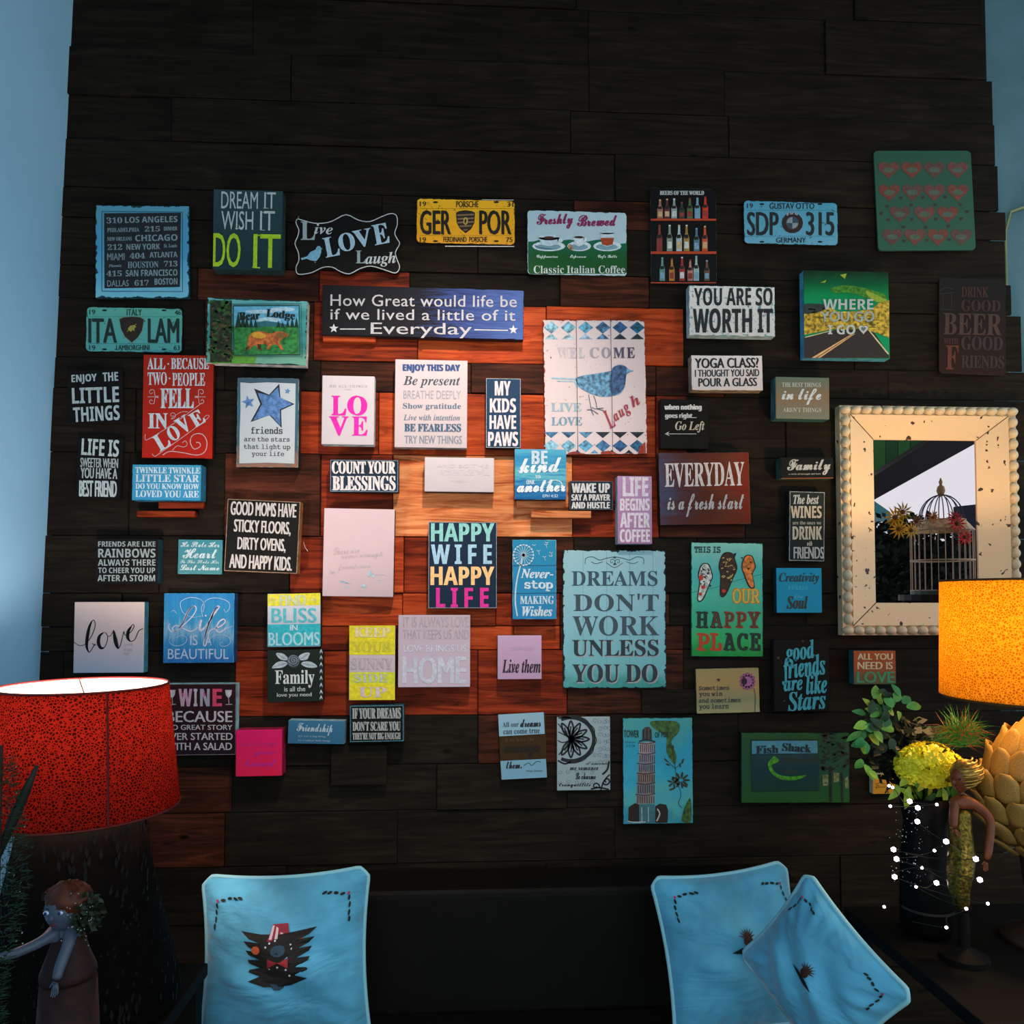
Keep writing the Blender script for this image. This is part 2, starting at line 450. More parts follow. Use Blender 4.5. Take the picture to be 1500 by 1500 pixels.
for i in range(len(rows) - 1):
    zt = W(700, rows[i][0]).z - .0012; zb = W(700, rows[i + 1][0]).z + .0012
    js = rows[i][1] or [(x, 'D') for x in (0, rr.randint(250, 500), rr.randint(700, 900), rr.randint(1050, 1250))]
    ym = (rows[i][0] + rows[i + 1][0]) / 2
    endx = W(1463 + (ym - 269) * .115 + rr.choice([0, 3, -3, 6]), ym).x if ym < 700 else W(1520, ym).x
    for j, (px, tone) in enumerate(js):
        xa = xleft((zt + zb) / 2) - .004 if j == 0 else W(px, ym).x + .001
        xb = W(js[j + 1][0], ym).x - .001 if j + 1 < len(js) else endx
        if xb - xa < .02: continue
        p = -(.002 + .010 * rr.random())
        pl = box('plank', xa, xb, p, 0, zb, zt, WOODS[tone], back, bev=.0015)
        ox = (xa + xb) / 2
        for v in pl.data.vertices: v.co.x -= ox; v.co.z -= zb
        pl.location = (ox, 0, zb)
# short battens nailed over the planks
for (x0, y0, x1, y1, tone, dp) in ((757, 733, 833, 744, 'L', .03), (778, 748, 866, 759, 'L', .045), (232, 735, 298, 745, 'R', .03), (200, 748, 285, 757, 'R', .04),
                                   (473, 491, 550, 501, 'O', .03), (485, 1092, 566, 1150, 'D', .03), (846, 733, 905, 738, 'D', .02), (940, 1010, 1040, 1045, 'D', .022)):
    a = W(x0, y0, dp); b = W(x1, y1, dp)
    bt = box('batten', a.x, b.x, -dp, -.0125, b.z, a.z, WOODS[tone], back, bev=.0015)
# ------------------------------------------------------------------ signs
GB, GC, GT, GP = 'wooden block signs on the plank wall', 'canvas prints on the plank wall', 'tin signs on the plank wall', 'number plates on the plank wall'
WH = 'e4e2e0'
# city codes
s = Sign('A', 'framed_print', 'square print of American cities and phone codes in chipped blue frame', 'framed print', 700, 205, 1385, 880, .026, -1, face=[(0, '5b9cb4'), (.5, '4d9cc4'), (1, '77c0d4')], chip='1c3a44', edge=.003, side='1d4450', contrast=.5, group='framed prints')
s.art('print_panel', '1d2024', polys=[[(762, 262), (1325, 258), (1318, 802), (765, 812)]], z=2)
s.border('24475a', 9, 1)
for t in (('310', 780, 292, 895, 335, 'serif'), ('LOS ANGELES', 915, 285, 1300, 330, 'bold'), ('PHILADELPHIA', 785, 368, 1020, 398, 'serif'), ('215', 1060, 356, 1172, 396, 'serif'), ('DENVER', 1200, 360, 1298, 388, 'bold'),
          ('NEW ORLEANS', 785, 435, 965, 463, 'serif'), ('CHICAGO', 990, 418, 1300, 465, 'bold'), ('212', 788, 488, 895, 530, 'serif'), ('NEW YORK', 925, 485, 1172, 528, 'bold'), ('St. Louis', 1200, 486, 1296, 512, 'serif'),
          ('MIAMI', 785, 555, 912, 605, 'sans'), ('404', 950, 552, 1062, 594, 'serif'), ('ATLANTA', 1095, 545, 1300, 585, 'bold'), ('Phoenix', 795, 635, 890, 656, 'ital'), ('HOUSTON', 935, 615, 1160, 662, 'serif'), ('713', 1200, 610, 1300, 652, 'serif'),
          ('415', 780, 682, 892, 724, 'serif'), ('SAN FRANCISCO', 920, 675, 1300, 722, 'bold'), ('DALLAS', 785, 752, 942, 798, 'sans'), ('617', 985, 750, 1090, 792, 'serif'), ('BOSTON', 1132, 738, 1300, 785, 'bold')):
    s.text(*t[:5], '7f9298', t[5], .2, z=3)
def plate(crop, label, x0, y0, x1, y1, col, ink, left, right, top, bot, sg, big, chip, emb):
    s = Sign(crop, 'number_plate', label, 'number plate', x0, y0, x1, y1, .018, 0, face=col, chip=chip, edge=.0014, amount=.12, side='2a2a26', round_=.014, contrast=.25, group=GP, part='plate', rough=.35)
    a, b, c, d = s.px
    w, h = x1 - x0, y1 - y0
    zy0, zy1 = y0 + h * .24, y0 + h * .79
    s.text(left, x0 + big[0] * w, zy0, x0 + big[1] * w, zy1, ink, 'sans', 1.9)
    s.text(right, x0 + big[2] * w, zy0, x0 + big[3] * w, zy1, ink, 'sans', 1.9)
    s.text(top[0], x0 + top[1] * w, y0 + h * .03, x0 + top[2] * w, y0 + h * .17, ink, 'sans', .5)
    s.text(bot[0], x0 + bot[1] * w, y0 + h * .84, x0 + bot[2] * w, y0 + h * .96, ink, 'sans', .5)
    for k, q in zip(sg, ((.03, .04), (.92, .05), (.03, .85), (.91, .85))):
        if k: s.text(k, x0 + q[0] * w, y0 + q[1] * h, x0 + (q[0] + .065) * w, y0 + (q[1] + .11) * h, ink, 'sans', .4)
    s.art('slot', '15120f', discs=[(x0 + u * w, y0 + v * h, w * .026, h * .022) for u in (.19, .81) for v in (.055, .94)])
    s.art('rim', chip, lines=[([(x0 + w * .03, y0 + h * .2), (x0 + w * .97, y0 + h * .2)], .35), ([(x0 + w * .03, y0 + h * .81), (x0 + w * .97, y0 + h * .81)], .35)])
    return s
s = plate('A', 'turquoise Italian number plate with black bull shield, under the cities print', 632, 955, 1335, 1278, [(0, '5fae9c'), (1, '4f9fa0')], '1c2a26', 'ITA', 'LAM', ('ITALY', .42, .58), ('LAMBORGHINI', .31, .66), ('19', '46', '19', '63'), (.02, .32, .64, .97), '2a4a44', None)
sh = [(875, 1040), (905, 1025), (965, 1020), (1025, 1025), (1053, 1040), (1040, 1120), (1010, 1170), (965, 1208), (915, 1165), (888, 1110)]
s.art('shield', '6a8a7c', polys=[[(965 + (x - 965) * 1.06, 1110 + (y - 1110) * 1.06) for x, y in sh]], z=2)
s.art('shield', '2c2018', polys=[sh], z=3)
s.art('emblem', '9a9a3a', polys=[[(935, 1110), (955, 1085), (985, 1080), (1000, 1095), (985, 1100), (985, 1125), (970, 1115), (960, 1130), (945, 1120)]], lines=[([(945, 1115), (930, 1130)], .8), ([(985, 1085), (998, 1072)], .8)], z=4)
s = plate('C', 'yellow German number plate with striped crest shield, at top centre', 100, 158, 795, 470, [(0, 'ffbe2a'), (1, 'f5a81e')], '1e1a14', 'GER', 'POR', ('PORSCHE', .40, .63), ('FERDINAND  PORSCHE', .27, .72), ('19', '31', '19', '75'), (.03, .35, .635, .965), '7a4a10', None)
sh = [(378, 250), (400, 238), (445, 232), (490, 238), (512, 250), (508, 320), (485, 365), (445, 395), (405, 362), (382, 320)]
s.art('shield', '2a2216', polys=[sh], z=2)
s.art('crest_stripes', '8a6a50', polys=[[(386, y), (505, y - 6), (504, y + 6), (387, y + 12)] for y in (262, 288, 314)] + [[(400, 340), (492, 336), (482, 348), (408, 352)], [(425, 368), (466, 366), (455, 376), (436, 378)]], z=3)
s.art('emblem', 'c8a84a', polys=[[(428, 290), (445, 280), (462, 290), (460, 325), (445, 338), (430, 325)]], z=4)
s.art('emblem', '1e1a14', polys=[[(438, 300), (450, 294), (452, 305), (446, 325), (438, 320)]], z=5)
s.art('rolled_edge', 'dcd8d0', polys=[[(300, 484), (790, 486), (790, 492), (300, 490)], [(560, 156), (785, 158), (785, 162), (560, 160)]], z=1)
s = plate('D', 'pale blue German number plate with round quartered badge', 968, 172, 1632, 474, [(0, '4f9cb8'), (1, '66a8c4')], '1c2024', 'SDP', '315', ('GUSTAV OTTO', .27, .75), ('GERMANY', .34, .66), ('19', '', '', ''), (.03, .37, .66, .965), '22404c', None)
s.art('badge', '2c1c1c', discs=[(1310, 322, 76, 74)], z=2)
s.art('badge_ring', '4a4a50', discs=[(1310, 322, 46, 46)], z=3)
q = [(1310 + 40 * math.cos(R(a)), 322 + 40 * math.sin(R(a))) for a in range(0, 91, 15)]
s.art('badge_quarter', '8a949c', polys=[[(1310, 322)] + q, [(1310, 322)] + [(2620 - x, 644 - y) for x, y in q]], z=4)
s.art('badge_quarter', '2c4a5c', polys=[[(1310, 322)] + [(2620 - x, y) for x, y in q], [(1310, 322)] + [(x, 644 - y) for x, y in q]], z=4)
s.text('B M W', 1270, 254, 1350, 272, '9aa0a4', 'bold', .3, z=5, arc=10)
# dream it
s = Sign('B', 'canvas_print', 'dark teal canvas reading dream it, wish it, do it', 'canvas print', 107, 88, 598, 652, .055, 0, face=[(0, '2c484c'), (1, '1f383c')], side='24383a', group=GC, part='canvas')
for t in (('DREAM', 165, 100, 425, 220), ('IT', 470, 105, 552, 220), ('WISH', 165, 238, 392, 370), ('IT', 440, 238, 545, 375)):
    s.text(*t, 'b4bebe', 'sans', .15, rot=1)
s.text('I T', 468, 105, 552, 220, 'b4bebe', 'mono', .3) if False else None
s.art('serif', 'b4bebe', lines=[([(470, 112), (505, 110)], .8), ([(462, 216), (500, 218)], .8), ([(445, 248), (480, 246)], .8), ([(440, 372), (475, 374)], .8), ([(262, 360), (298, 362)], .8)], z=2)
s.text('DO', 108, 393, 302, 635, 'a8cc20', 'sans', .8, rot=1, z=3); s.text('IT', 392, 402, 585, 640, 'a8cc20', 'sans', .9, rot=1, z=3)
s.art('serif', 'a8cc20', lines=[([(395, 412), (452, 408)], 1.6), ([(384, 636), (440, 640)], 1.8)], z=3)
# live love laugh plaque
out = catmull([(690, 320), (700, 290), (740, 300), (820, 320), (900, 318), (960, 300), (1050, 258), (1140, 298), (1220, 308), (1300, 275), (1370, 250), (1412, 265), (1418, 330), (1400, 390), (1415, 430), (1435, 470), (1405, 530),
               (1415, 580), (1435, 640), (1405, 682), (1330, 660), (1230, 632), (1150, 650), (1075, 688), (1010, 672), (950, 640), (880, 642), (800, 680), (705, 690), (690, 640), (710, 590), (705, 530), (682, 470), (700, 420), (710, 370)], 3, True)
s = Sign('B', 'wavy_plaque', 'black wavy edged plaque with blue bird reading live love laugh', 'plaque', 680, 250, 1436, 690, .024, 0, face=[(0, '121110'), (1, '181614')], side='161412', outline=out, group='plaques', part='board')
ins = [(1058 + (x - 1058) * .985, 470 + (y - 470) * .975) for x, y in out]
s.art('border', 'c4c8c6', lines=[(ins + ins[:1], 1.3, 'k')], z=2)
s.text('L', 728, 312, 832, 442, '98a8ac', 'serif', .6); s.text('ive', 825, 330, 955, 402, 'c0c6c6', 'ital', .3, rot=2)
for ch, x0, y0, x1, y1 in (('L', 892, 420, 1000, 560), ('O', 995, 392, 1112, 522), ('V', 1100, 368, 1235, 492), ('E', 1240, 328, 1352, 472)):
    s.text(ch, x0, y0, x1, y1, 'a9c6d6', 'serif', 1.2, rot=-11)
s.text('L', 1118, 518, 1192, 608, '98a8ac', 'serif', .5); s.text('augh', 1185, 530, 1402, 632, 'c0c6c6', 'ital', .3, rot=-2)
s.art('bird', '7cb4cc', polys=[[(730, 572), (775, 558), (795, 530), (832, 512), (845, 488), (862, 485), (876, 502), (874, 530), (862, 565), (838, 592), (800, 588), (770, 575), (735, 585)]], z=3)
s.art('bird_beak', '7cb4cc', polys=[[(872, 500), (884, 504), (873, 512)]], z=3)
s.art('cage_hint', '8a9c98', lines=[([(690, 320), (708, 290), (716, 275)], .7), ([(825, 598), (835, 603)], 1)], z=3)
# bear lodge
s = Sign('B', 'canvas_print', 'canvas print of a brown bear walking in a green meadow', 'canvas print', 62, 862, 772, 1322, .045, 1, face=[(0, '6fb8b8'), (.25, '4c9c9c'), (.7, '2c7c74'), (1, '70a890')], side='d8d8d4', chip='24403c', edge=.0025, scale=12, contrast=1.2, streak=(.4, 2), group=GC, part='canvas')
s.art('meadow_band', '5c9c34', polys=[[(90, 1270), (180, 1255), (420, 1268), (400, 1318), (95, 1318)]], z=1)
s.art('tree_trunk', '2c3418', polys=[[(85, 870), (240, 872), (240, 1310), (85, 1310)]], z=2, vary=.5)
rb = random.Random(3)
s.art('foliage', '2c5c28', discs=[(rb.uniform(85, 245), rb.uniform(875, 1290), rb.uniform(12, 34), rb.uniform(6, 14), rb.uniform(-50, 50)) for _ in range(34)], z=3)
s.art('foliage', '5a4a28', discs=[(rb.uniform(85, 240), rb.uniform(875, 1300), rb.uniform(8, 24), rb.uniform(5, 9), rb.uniform(-60, 60)) for _ in range(30)], z=4)
s.art('foliage', '14240f', discs=[(rb.uniform(95, 240), rb.uniform(875, 1300), rb.uniform(8, 22), rb.uniform(4, 9), rb.uniform(-60, 60)) for _ in range(32)], z=5)
s.art('sky', '66b4d4', polys=[[(255, 915), (712, 912), (712, 1055), (255, 1058)]], z=4)
s.art('cloud', 'b4d4e0', discs=[(600, 935, 90, 16), (440, 950, 110, 14), (500, 1010, 90, 18)], z=5)
s.art('meadow', '2c7838', polys=[[(255, 1056), (712, 1052), (715, 1252), (258, 1255)]], z=5, vary=.5)
s.art('hill', '2c6c74', polys=[[(400, 1030), (480, 1015), (580, 1030), (640, 1045), (640, 1056), (400, 1056)]], z=6)
s.art('pine_tree', '143420', polys=[[(x, y), (x + w, 1062), (x - w, 1062)] for x, y, w in ((285, 950, 22), (318, 968, 20), (345, 985, 18), (376, 990, 16), (408, 1000, 15), (570, 1010, 14), (600, 1020, 13), (636, 1010, 15), (668, 990, 16), (698, 985, 15))], z=7)
s.art('border', '1c3028', lines=[([(250, 908), (718, 905), (724, 1256), (254, 1260), (250, 908)], 1.2, 'k'), ([(235, 898), (732, 893), (738, 1268), (244, 1272), (235, 898)], .7, 'k')], z=7)
s.art('bear', 'b4602c', polys=[[(350, 1180), (355, 1140), (375, 1105), (420, 1088), (470, 1092), (520, 1108), (545, 1095), (575, 1090), (605, 1092), (630, 1105), (645, 1118), (628, 1130), (600, 1140), (585, 1155), (575, 1165), (592, 1190), (608, 1222), (590, 1222),
                                  (560, 1185), (535, 1182), (512, 1200), (505, 1220), (488, 1218), (495, 1190), (475, 1180), (440, 1182), (450, 1212), (438, 1225), (425, 1222), (412, 1190), (395, 1190), (375, 1212), (352, 1225), (335, 1222), (348, 1205)]], z=8, vary=.5)
s.art('bear_back', 'd8a030', discs=[(430, 1118, 52, 22, 8)], z=9); s.art('bear_head', '7c5c28', discs=[(585, 1118, 32, 22, 8), (610, 1100, 8, 8)], z=9); s.art('bear_leg', '3c2c18', polys=[[(420, 1180), (450, 1185), (445, 1215), (428, 1220)], [(340, 1205), (368, 1195), (350, 1222), (335, 1220)]], z=10)
s.text('Bear', 290, 952, 440, 1010, '1c2418', 'serif', 1, rot=-3, z=10); s.text('Lodge', 482, 942, 690, 1012, '1c2418', 'serif', 1, rot=6, z=10)
# how great
s = Sign('px', 'block_sign', 'long navy board reading how great would life be', 'block sign', 473, 421, 768, 494, .04, .4, face=[(0, '1a1a1c'), (.5, '1e2028'), (.7, '344680'), (1, '4c68a8')], chip='14141a', edge=.0012, amount=.0, axis='x', contrast=.9, streak=(.4, 6), scale=26, side='1a1a1e', group=GB)  # blue toward the right end is print plus glossy sheen, both in the ramp
s.text('How Great would life be', 484, 432, 757, 449, 'b8b8bc', 'sans', .3, z=2, space=1.05); s.text('if we lived a little of it', 484, 453, 755, 469, 'b8b8bc', 'sans', .3, z=2, space=1.05)
s.text('Everyday', 543, 473, 691, 495, 'b8b8bc', 'sans', .3, z=2); s.art('star', 'c8c8cc', polys=[star(489, 481, 7), star(752, 483, 7)], lines=[([(498, 482), (535, 482)], 1.6), ([(695, 483), (744, 484)], 1.6)], z=2)
# freshly brewed
s = Sign('C', 'tin_sign', 'white and green tin sign with three coffee cups, freshly brewed', 'tin sign', 885, 240, 1588, 692, .02, 0, face=[(0, 'b4d0dc'), (1, 'bcd4dc')], chip='2c4a48', edge=.0012, side='2c3434', round_=.012, group=GT, part='plate', contrast=.3, rough=.35)
s.art('green_field', face_mat([(0, '24603c'), (.5, '1c6a4c'), (1, '245a30')], hx=.14, hz=.05, scale=25, contrast=1, seed=2), polys=[catmull([(888, 455), (930, 452), (990, 440), (1080, 455), (1180, 440), (1290, 455), (1400, 440), (1500, 470), (1588, 465)], 3) + [(1588, 640), (1588, 668), (1576, 682), (905, 684), (890, 668), (888, 600)]], z=1)
s.text('Freshly', 948, 255, 1208, 366, '8a2454', 'script', 1.3, rot=-2); s.text('Brewed', 1235, 265, 1520, 345, '8a2454', 'script', 1.3, rot=-1)
for cx, sc in ((1035, 1.0), (1250, .72), (1450, .85)):
    s.art('saucer', 'd4e4ea', discs=[(cx, 487, 118 * sc, 36)], z=2); s.art('saucer_shadow', '7ca4b4', discs=[(cx - 4, 492, 92 * sc, 22)], z=3)
s.art('cup', 'c4dce6', polys=[[(962, 425), (985, 478), (1040, 488), (1090, 475), (1112, 425)]], discs=[(1037, 424, 76, 22), (1115, 445, 20, 18)], z=4); s.art('coffee', '4c2c1c', discs=[(1037, 427, 38, 11)], z=5); s.art('spoon', '44606c', lines=[([(935, 482), (985, 500), (1060, 508)], 1)], z=5)
s.art('cup', 'd8e8ee', polys=[[(1208, 420), (1222, 478), (1250, 488), (1276, 478), (1290, 420)]], discs=[(1249, 420, 41, 12), (1292, 440, 12, 16)], z=4); s.art('coffee', '3c2418', discs=[(1249, 421, 30, 7)], z=5); s.art('biscuit', 'b48c74', discs=[(1185, 490, 16, 18), (1200, 505, 14, 10)], z=5)
s.art('cup', 'c8dce4', polys=[[(1400, 392), (1412, 478), (1450, 490), (1488, 478), (1500, 392)]], discs=[(1450, 392, 50, 11)], z=4); s.art('coffee', 'a8441c', polys=[[(1402, 428), (1412, 474), (1450, 484), (1488, 474), (1498, 428)]], z=5)
for w_, a, b in (('Cappuccino', 948, 1100), ('Espresso', 1185, 1300), ('Cafe Latte', 1382, 1520)): s.text(w_, a, 548, b, 578, 'd4e4dc', 'script', .4, z=3)
s.text('Classic Italian Coffee', 928, 624, 1575, 680, 'd4dcd4', 'serif', 0, z=3)
# beers
s = Sign('D', 'tin_sign', 'dark tin sign with three printed red shelves of beer bottles', 'tin sign', 305, 76, 772, 752, .02, 0, face='141414', chip='3a3c3c', edge=.001, side='2a2c2c', round_=.014, group=GT, part='plate', rough=.35)
s.text('BEERS OF THE WORLD', 370, 94, 684, 124, 'b4bcbc', 'serif', .5)
for i, (y0, y1) in enumerate(((292, 306), (524, 542), (742, 750))): s.art('shelf_print', 'b4401c', polys=[[(306, y0), (770, y0), (770, y1), (306, y1)]], z=2)
bt = [[(372, 155, 'a46c54'), (422, 150, '5c2c2c'), (472, 148, '8a9c9c'), (526, 172, '2c3c30'), (583, 145, '4c6c44'), (637, 142, '6c9cb8'), (693, 135, 'd03820')],
      [(368, 335, '7c3830'), (440, 335, '7c9484'), (507, 335, 'a8bcc4'), (560, 335, 'a07c3c'), (631, 358, '4c7484'), (690, 342, 'b84c24')],
      [(388, 566, '5c8c84'), (456, 572, 'b4742c'), (528, 562, 'a43028'), (586, 582, 'b87868'), (629, 555, '9cb4b4'), (704, 585, '6c4c3c')]]
for r_, row in enumerate(bt):
    by = (290, 522, 732)[r_]
    for x, y, c in row:
        h = by - y; w_ = 20 if r_ < 2 else 19
        s.art('bottle_print', c, polys=[[(x - w_ * .35, y), (x + w_ * .35, y), (x + w_ * .4, y + h * .3), (x + w_, y + h * .5), (x + w_, by), (x - w_, by), (x - w_, y + h * .5), (x - w_ * .4, y + h * .3)]], z=2)
        s.art('bottle_print', '1c1a18', polys=[[(x - w_ * .9, y + h * .38), (x + w_ * .5, y + h * .36), (x + w_ * .75, y + h * .5), (x - w_ * .75, y + h * .52)]], z=3)
        s.art('bottle_label', ['c8d0d0', 'a8b8c0', 'c4a47c', '8a3430', '7ca0b8'][int(x + y) % 5], polys=[[(x - w_ * .75, by - h * .36), (x + w_ * .75, by - h * .36), (x + w_ * .75, by - h * .1), (x - w_ * .75, by - h * .1)]], discs=[(x, y + 6, w_ * .4, 6)], z=4)
# hearts
s = Sign('E', 'tin_sign', 'pale green sign patterned with rows of pink hearts', 'tin sign', 452, -190, 1142, 516, .02, -1.8, face=[(0, '305848'), (1, '34604c')], side='24443a', round_=.014, group=GT, part='plate')
k = 0
for y, xs in ((-60, (540, 705, 865, 1030)), (-205 + 160, ()), (100, (545, 710, 865, 1030)), (255, (620, 795, 960)), (415, (567, 728, 890, 1055)), (-55 + 0, ())):
    for x in xs: s.art('heart', ['6c3c34', '74382c', '5c3c34'][k % 3], polys=[heart(x, y, 76, .86)], z=2); s.art('heart_inner', '4c5c4c', discs=[(x, y + 6, 40, 20)], lines=[([(x - 62, y - 20), (x - 20, y - 48), (x, y - 25), (x + 20, y - 48), (x + 62, y - 20)], .6)], z=3); k += 1
s.art('small_heart', '3c2c28', polys=[heart(x, y, 14) for x, y in ((628, 145), (782, 140), (942, 138), (530, 205), (488, 255), (538, 300), (1098, 240), (1050, 190), (706, 296), (876, 294), (1055, 292), (645, 352), (804, 352), (965, 345), (650, 450), (812, 445), (970, 440), (700, 195), (870, 195))], z=2)
# you are so worth it
s = Sign('D', 'block_sign', 'white weathered block sign reading you are so worth it', 'block sign', 578, 770, 1187, 1122, .045, 0, face='dcdedc', chip='5c9098', edge=.0016, amount=.22, side='9cc0d0', group=GB)  # side colour holds the bluish daylight on the block's edge
s.text('YOU ARE SO', 612, 782, 1170, 908, '202226', 'bold', .5); s.text('WORTH IT', 605, 928, 1172, 1102, '202226', 'bold', 1)
# where you go
s = Sign('E', 'canvas_print', 'canvas print of a desert road under green sky', 'canvas print', -58, 662, 545, 1280, .045, 0, face=[(0, '14301c'), (.15, '0c5a34'), (.3, '0c8850'), (.45, '149060')], axis='z', side='4c9cc4', group=GC, part='canvas', contrast=.2, scale=8)  # cyan daylight is mixed into the canvas side colour
s.art('cloud', '3c7c1c', polys=[catmull([(130, 790), (200, 765), (300, 770), (430, 800), (530, 840), (490, 880), (420, 850), (380, 860), (330, 830), (230, 815), (160, 820)], 4, True)], z=2, vary=.5)
s.art('cloud', '8ca42c', polys=[catmull([(380, 800), (450, 830), (530, 870), (480, 885), (430, 870), (390, 835)], 4, True), [(195, 690), (245, 680), (230, 720)], [(55, 745), (100, 725), (90, 745)]], z=3)
s.art('field', 'b09428', polys=[[(-58, 900), (0, 895), (90, 905), (200, 960), (420, 935), (470, 890), (545, 870), (545, 1140), (460, 1100), (150, 1075), (-58, 1115)]], z=3, vary=.7)
s.art('shrub', '6c5c14', discs=[(rb.uniform(-50, 540), rb.uniform(930, 1080), rb.uniform(8, 30), 6) for _ in range(26)], z=4); s.art('shrub', 'd4b834', discs=[(rb.uniform(-50, 540), rb.uniform(930, 1080), rb.uniform(8, 30), 5) for _ in range(22)], z=5)
s.art('hill', '283430', polys=[catmull([(-58, 900), (0, 895), (80, 900), (90, 930), (40, 955), (-58, 965)], 3, True)], z=5)
s.art('road', '2c241e', polys=[[(-58, 1140), (150, 1082), (360, 1072), (440, 1100), (540, 1250), (545, 1280), (-58, 1280)]], z=6)
s.art('road_line', 'd8a870', polys=[[(280, 1108), (290, 1108), (25, 1278), (-5, 1278)], [(296, 1108), (303, 1108), (55, 1278), (35, 1278)]], z=7)
s.art('road_line', 'c8c090', polys=[[(398, 1085), (408, 1085), (545, 1250), (535, 1255)], [(-50, 1130), (110, 1090), (150, 1085), (-50, 1136)]], z=7)
s.text('WHERE', 75, 862, 432, 936, 'b0bcbc', 'bold', .3, z=8); s.text('YOU GO', 58, 950, 440, 1022, '9cacac', 'sans', 1, z=8); s.text('I GO', 110, 1045, 305, 1112, 'b8c0c0', 'bold', .4, z=8); s.art('heart', 'b8c0c0', polys=[heart(362, 1075, 34)], z=8); s.art('heart', '5c6c64', polys=[heart(362, 1073, 17)], z=9)
# drink good beer
s = Sign('E', 'tin_sign', 'very dark brown sign reading drink good beer with good friends', 'tin sign', 900, 720, 1370, 1395, .02, 1.2, face=[(0, '1c1a18'), (1, '2c1a14')], side='1c1a16', round_=.012, chip='22302c', edge=.001, group=GT, part='plate')
for t in (('DRINK', 1055, 775, 1250, 850, '38180f'), ('GOOD', 1055, 868, 1335, 950, '38180f'), ('BEER', 928, 965, 1345, 1115, '442c20'), ('WITH', 930, 1140, 1035, 1180, '3c1c18'), ('GOOD', 1055, 1125, 1350, 1225, '30241e'), ('F', 945, 1190, 1035, 1360, '5c2812'), ('RIENDS', 1055, 1262, 1360, 1352, '30241e')):
    s.text(*t, 'serif', .6)
s.art('bottle_print', '1c3430', lines=[([(900, 805), (950, 780), (1000, 795)], .8), ([(905, 825), (1000, 815)], .8), ([(910, 935), (1005, 938)], .8), ([(925, 830), (928, 930)], .6), ([(985, 825), (985, 930)], .6)], z=2)
# enjoy the little things / life is sweeter
s = Sign('F', 'block_sign', 'small black block sign reading enjoy the little things', 'block sign', 215, 175, 660, 605, .028, -2, face='131210', side='1a1815', group=GB)
for t in (('ENJOY', 248, 212, 455, 290), ('THE', 502, 196, 628, 268), ('LITTLE', 252, 318, 635, 445), ('THINGS', 262, 472, 640, 594)): s.text(*t, 'a4b4b4', 'bold', .5, rot=-3 if t[0] != 'LITTLE' else -2)
s = Sign('F', 'block_sign', 'narrow black block sign reading life is sweeter', 'block sign', 290, 728, 655, 1225, .028, 2, face='131210', side='1a1815', group=GB)
s.text('LIFE IS', 330, 740, 635, 878, 'b0bcba', 'bold', .6, rot=3); s.text('SWEETER WHEN', 320, 895, 628, 972, 'a0acaa', 'sans', .6, rot=1.5); s.text('YOU HAVE A', 322, 975, 622, 1062, 'a0acaa', 'sans', .9, rot=1.5); s.text('BEST FRIEND', 310, 1078, 618, 1210, 'b0bcba', 'sans', 1.3, rot=1)
# all because
s = Sign('F', 'canvas_print', 'red canvas print reading all because two people fell in love', 'canvas print', 828, 55, 1400, 895, .03, 0, face=[(0, 'a02818'), (1, 'b42418')], side='5c1810', group=GC, part='canvas')
cc = 'c4ccd0'
s.text('ALL', 865, 80, 1012, 172, cc, 'serif', .5); s.text('BECAUSE', 1058, 80, 1368, 172, cc, 'serif', .5); s.text('TWO', 868, 195, 1025, 300, cc, 'serif', .3); s.text('PEOPLE', 1068, 200, 1335, 308, cc, 'serif', .3); s.art('dot', cc, discs=[(1036, 128, 7, 7), (1047, 246, 7, 7)], z=2); s.text('FELL', 972, 328, 1245, 488, cc, 'serif', 1.2); s.text('IN', 872, 530, 1032, 655, cc, 'serif', 1.2)
for ch, x0, y0, x1, y1 in (('L', 925, 690, 1040, 825), ('O', 1030, 632, 1125, 752), ('V', 1105, 555, 1215, 690), ('E', 1215, 512, 1325, 632)): s.text(ch, x0, y0, x1, y1, cc, 'serif', 1.2, rot=-31)
s.art('scroll', 'c8a8a4', lines=[(spiral(900, 360, 4, 26, 0, .9) + [(930, 388), (958, 388)], .8), (spiral(900, 432, 4, 26, 0, -.9) + [(930, 404), (958, 404)], .8), ([(868, 396), (955, 396)], .8), (spiral(1305, 360, 4, 28, 180, -.9) + [(1280, 388), (1250, 390)], .8), (spiral(1308, 430, 4, 26, 180, .9) + [(1280, 404), (1250, 404)], .8), ([(1255, 396), (1340, 396)], .8),
                              ([(850, 700), (848, 735), (880, 738), (1100, 600), (1310, 445)], .9), ([(905, 860), (925, 880), (960, 860), (1200, 690), (1358, 570), (1355, 545), (1330, 560)], .9), (spiral(1070, 545, 4, 30, 0, 1.3) + [(1140, 520), (1200, 520)], .8),
                              ([(990, 870), (1050, 840), (1150, 850), (1270, 870), (1335, 840), (1350, 760), (1310, 700), (1240, 705), (1215, 760), (1245, 820), (1295, 800), (1290, 770), (1262, 768)], 1.2), ([(1070, 830), (1110, 795), (1160, 805), (1190, 785), (1175, 755), (1150, 770)], .9)], z=2)
# twinkle
s = Sign('F', 'block_sign', 'bright blue block sign reading twinkle twinkle little star', 'block sign', 742, 948, 1305, 1238, .055, 0, face=[(0, '3c98bc'), (1, '3490bc')], chip='24607c', edge=.001, side='34789c', group=GB)
for t in (('TWINKLE TWINKLE', 768, 970, 1295, 1020), ('LITTLE STAR', 768, 1028, 1288, 1090), ('DO YOU KNOW HOW', 768, 1102, 1288, 1148), ('LOVED YOU ARE', 768, 1158, 1285, 1215)): s.text(*t, 'c4d8e0', 'serif', .4, rot=.5)
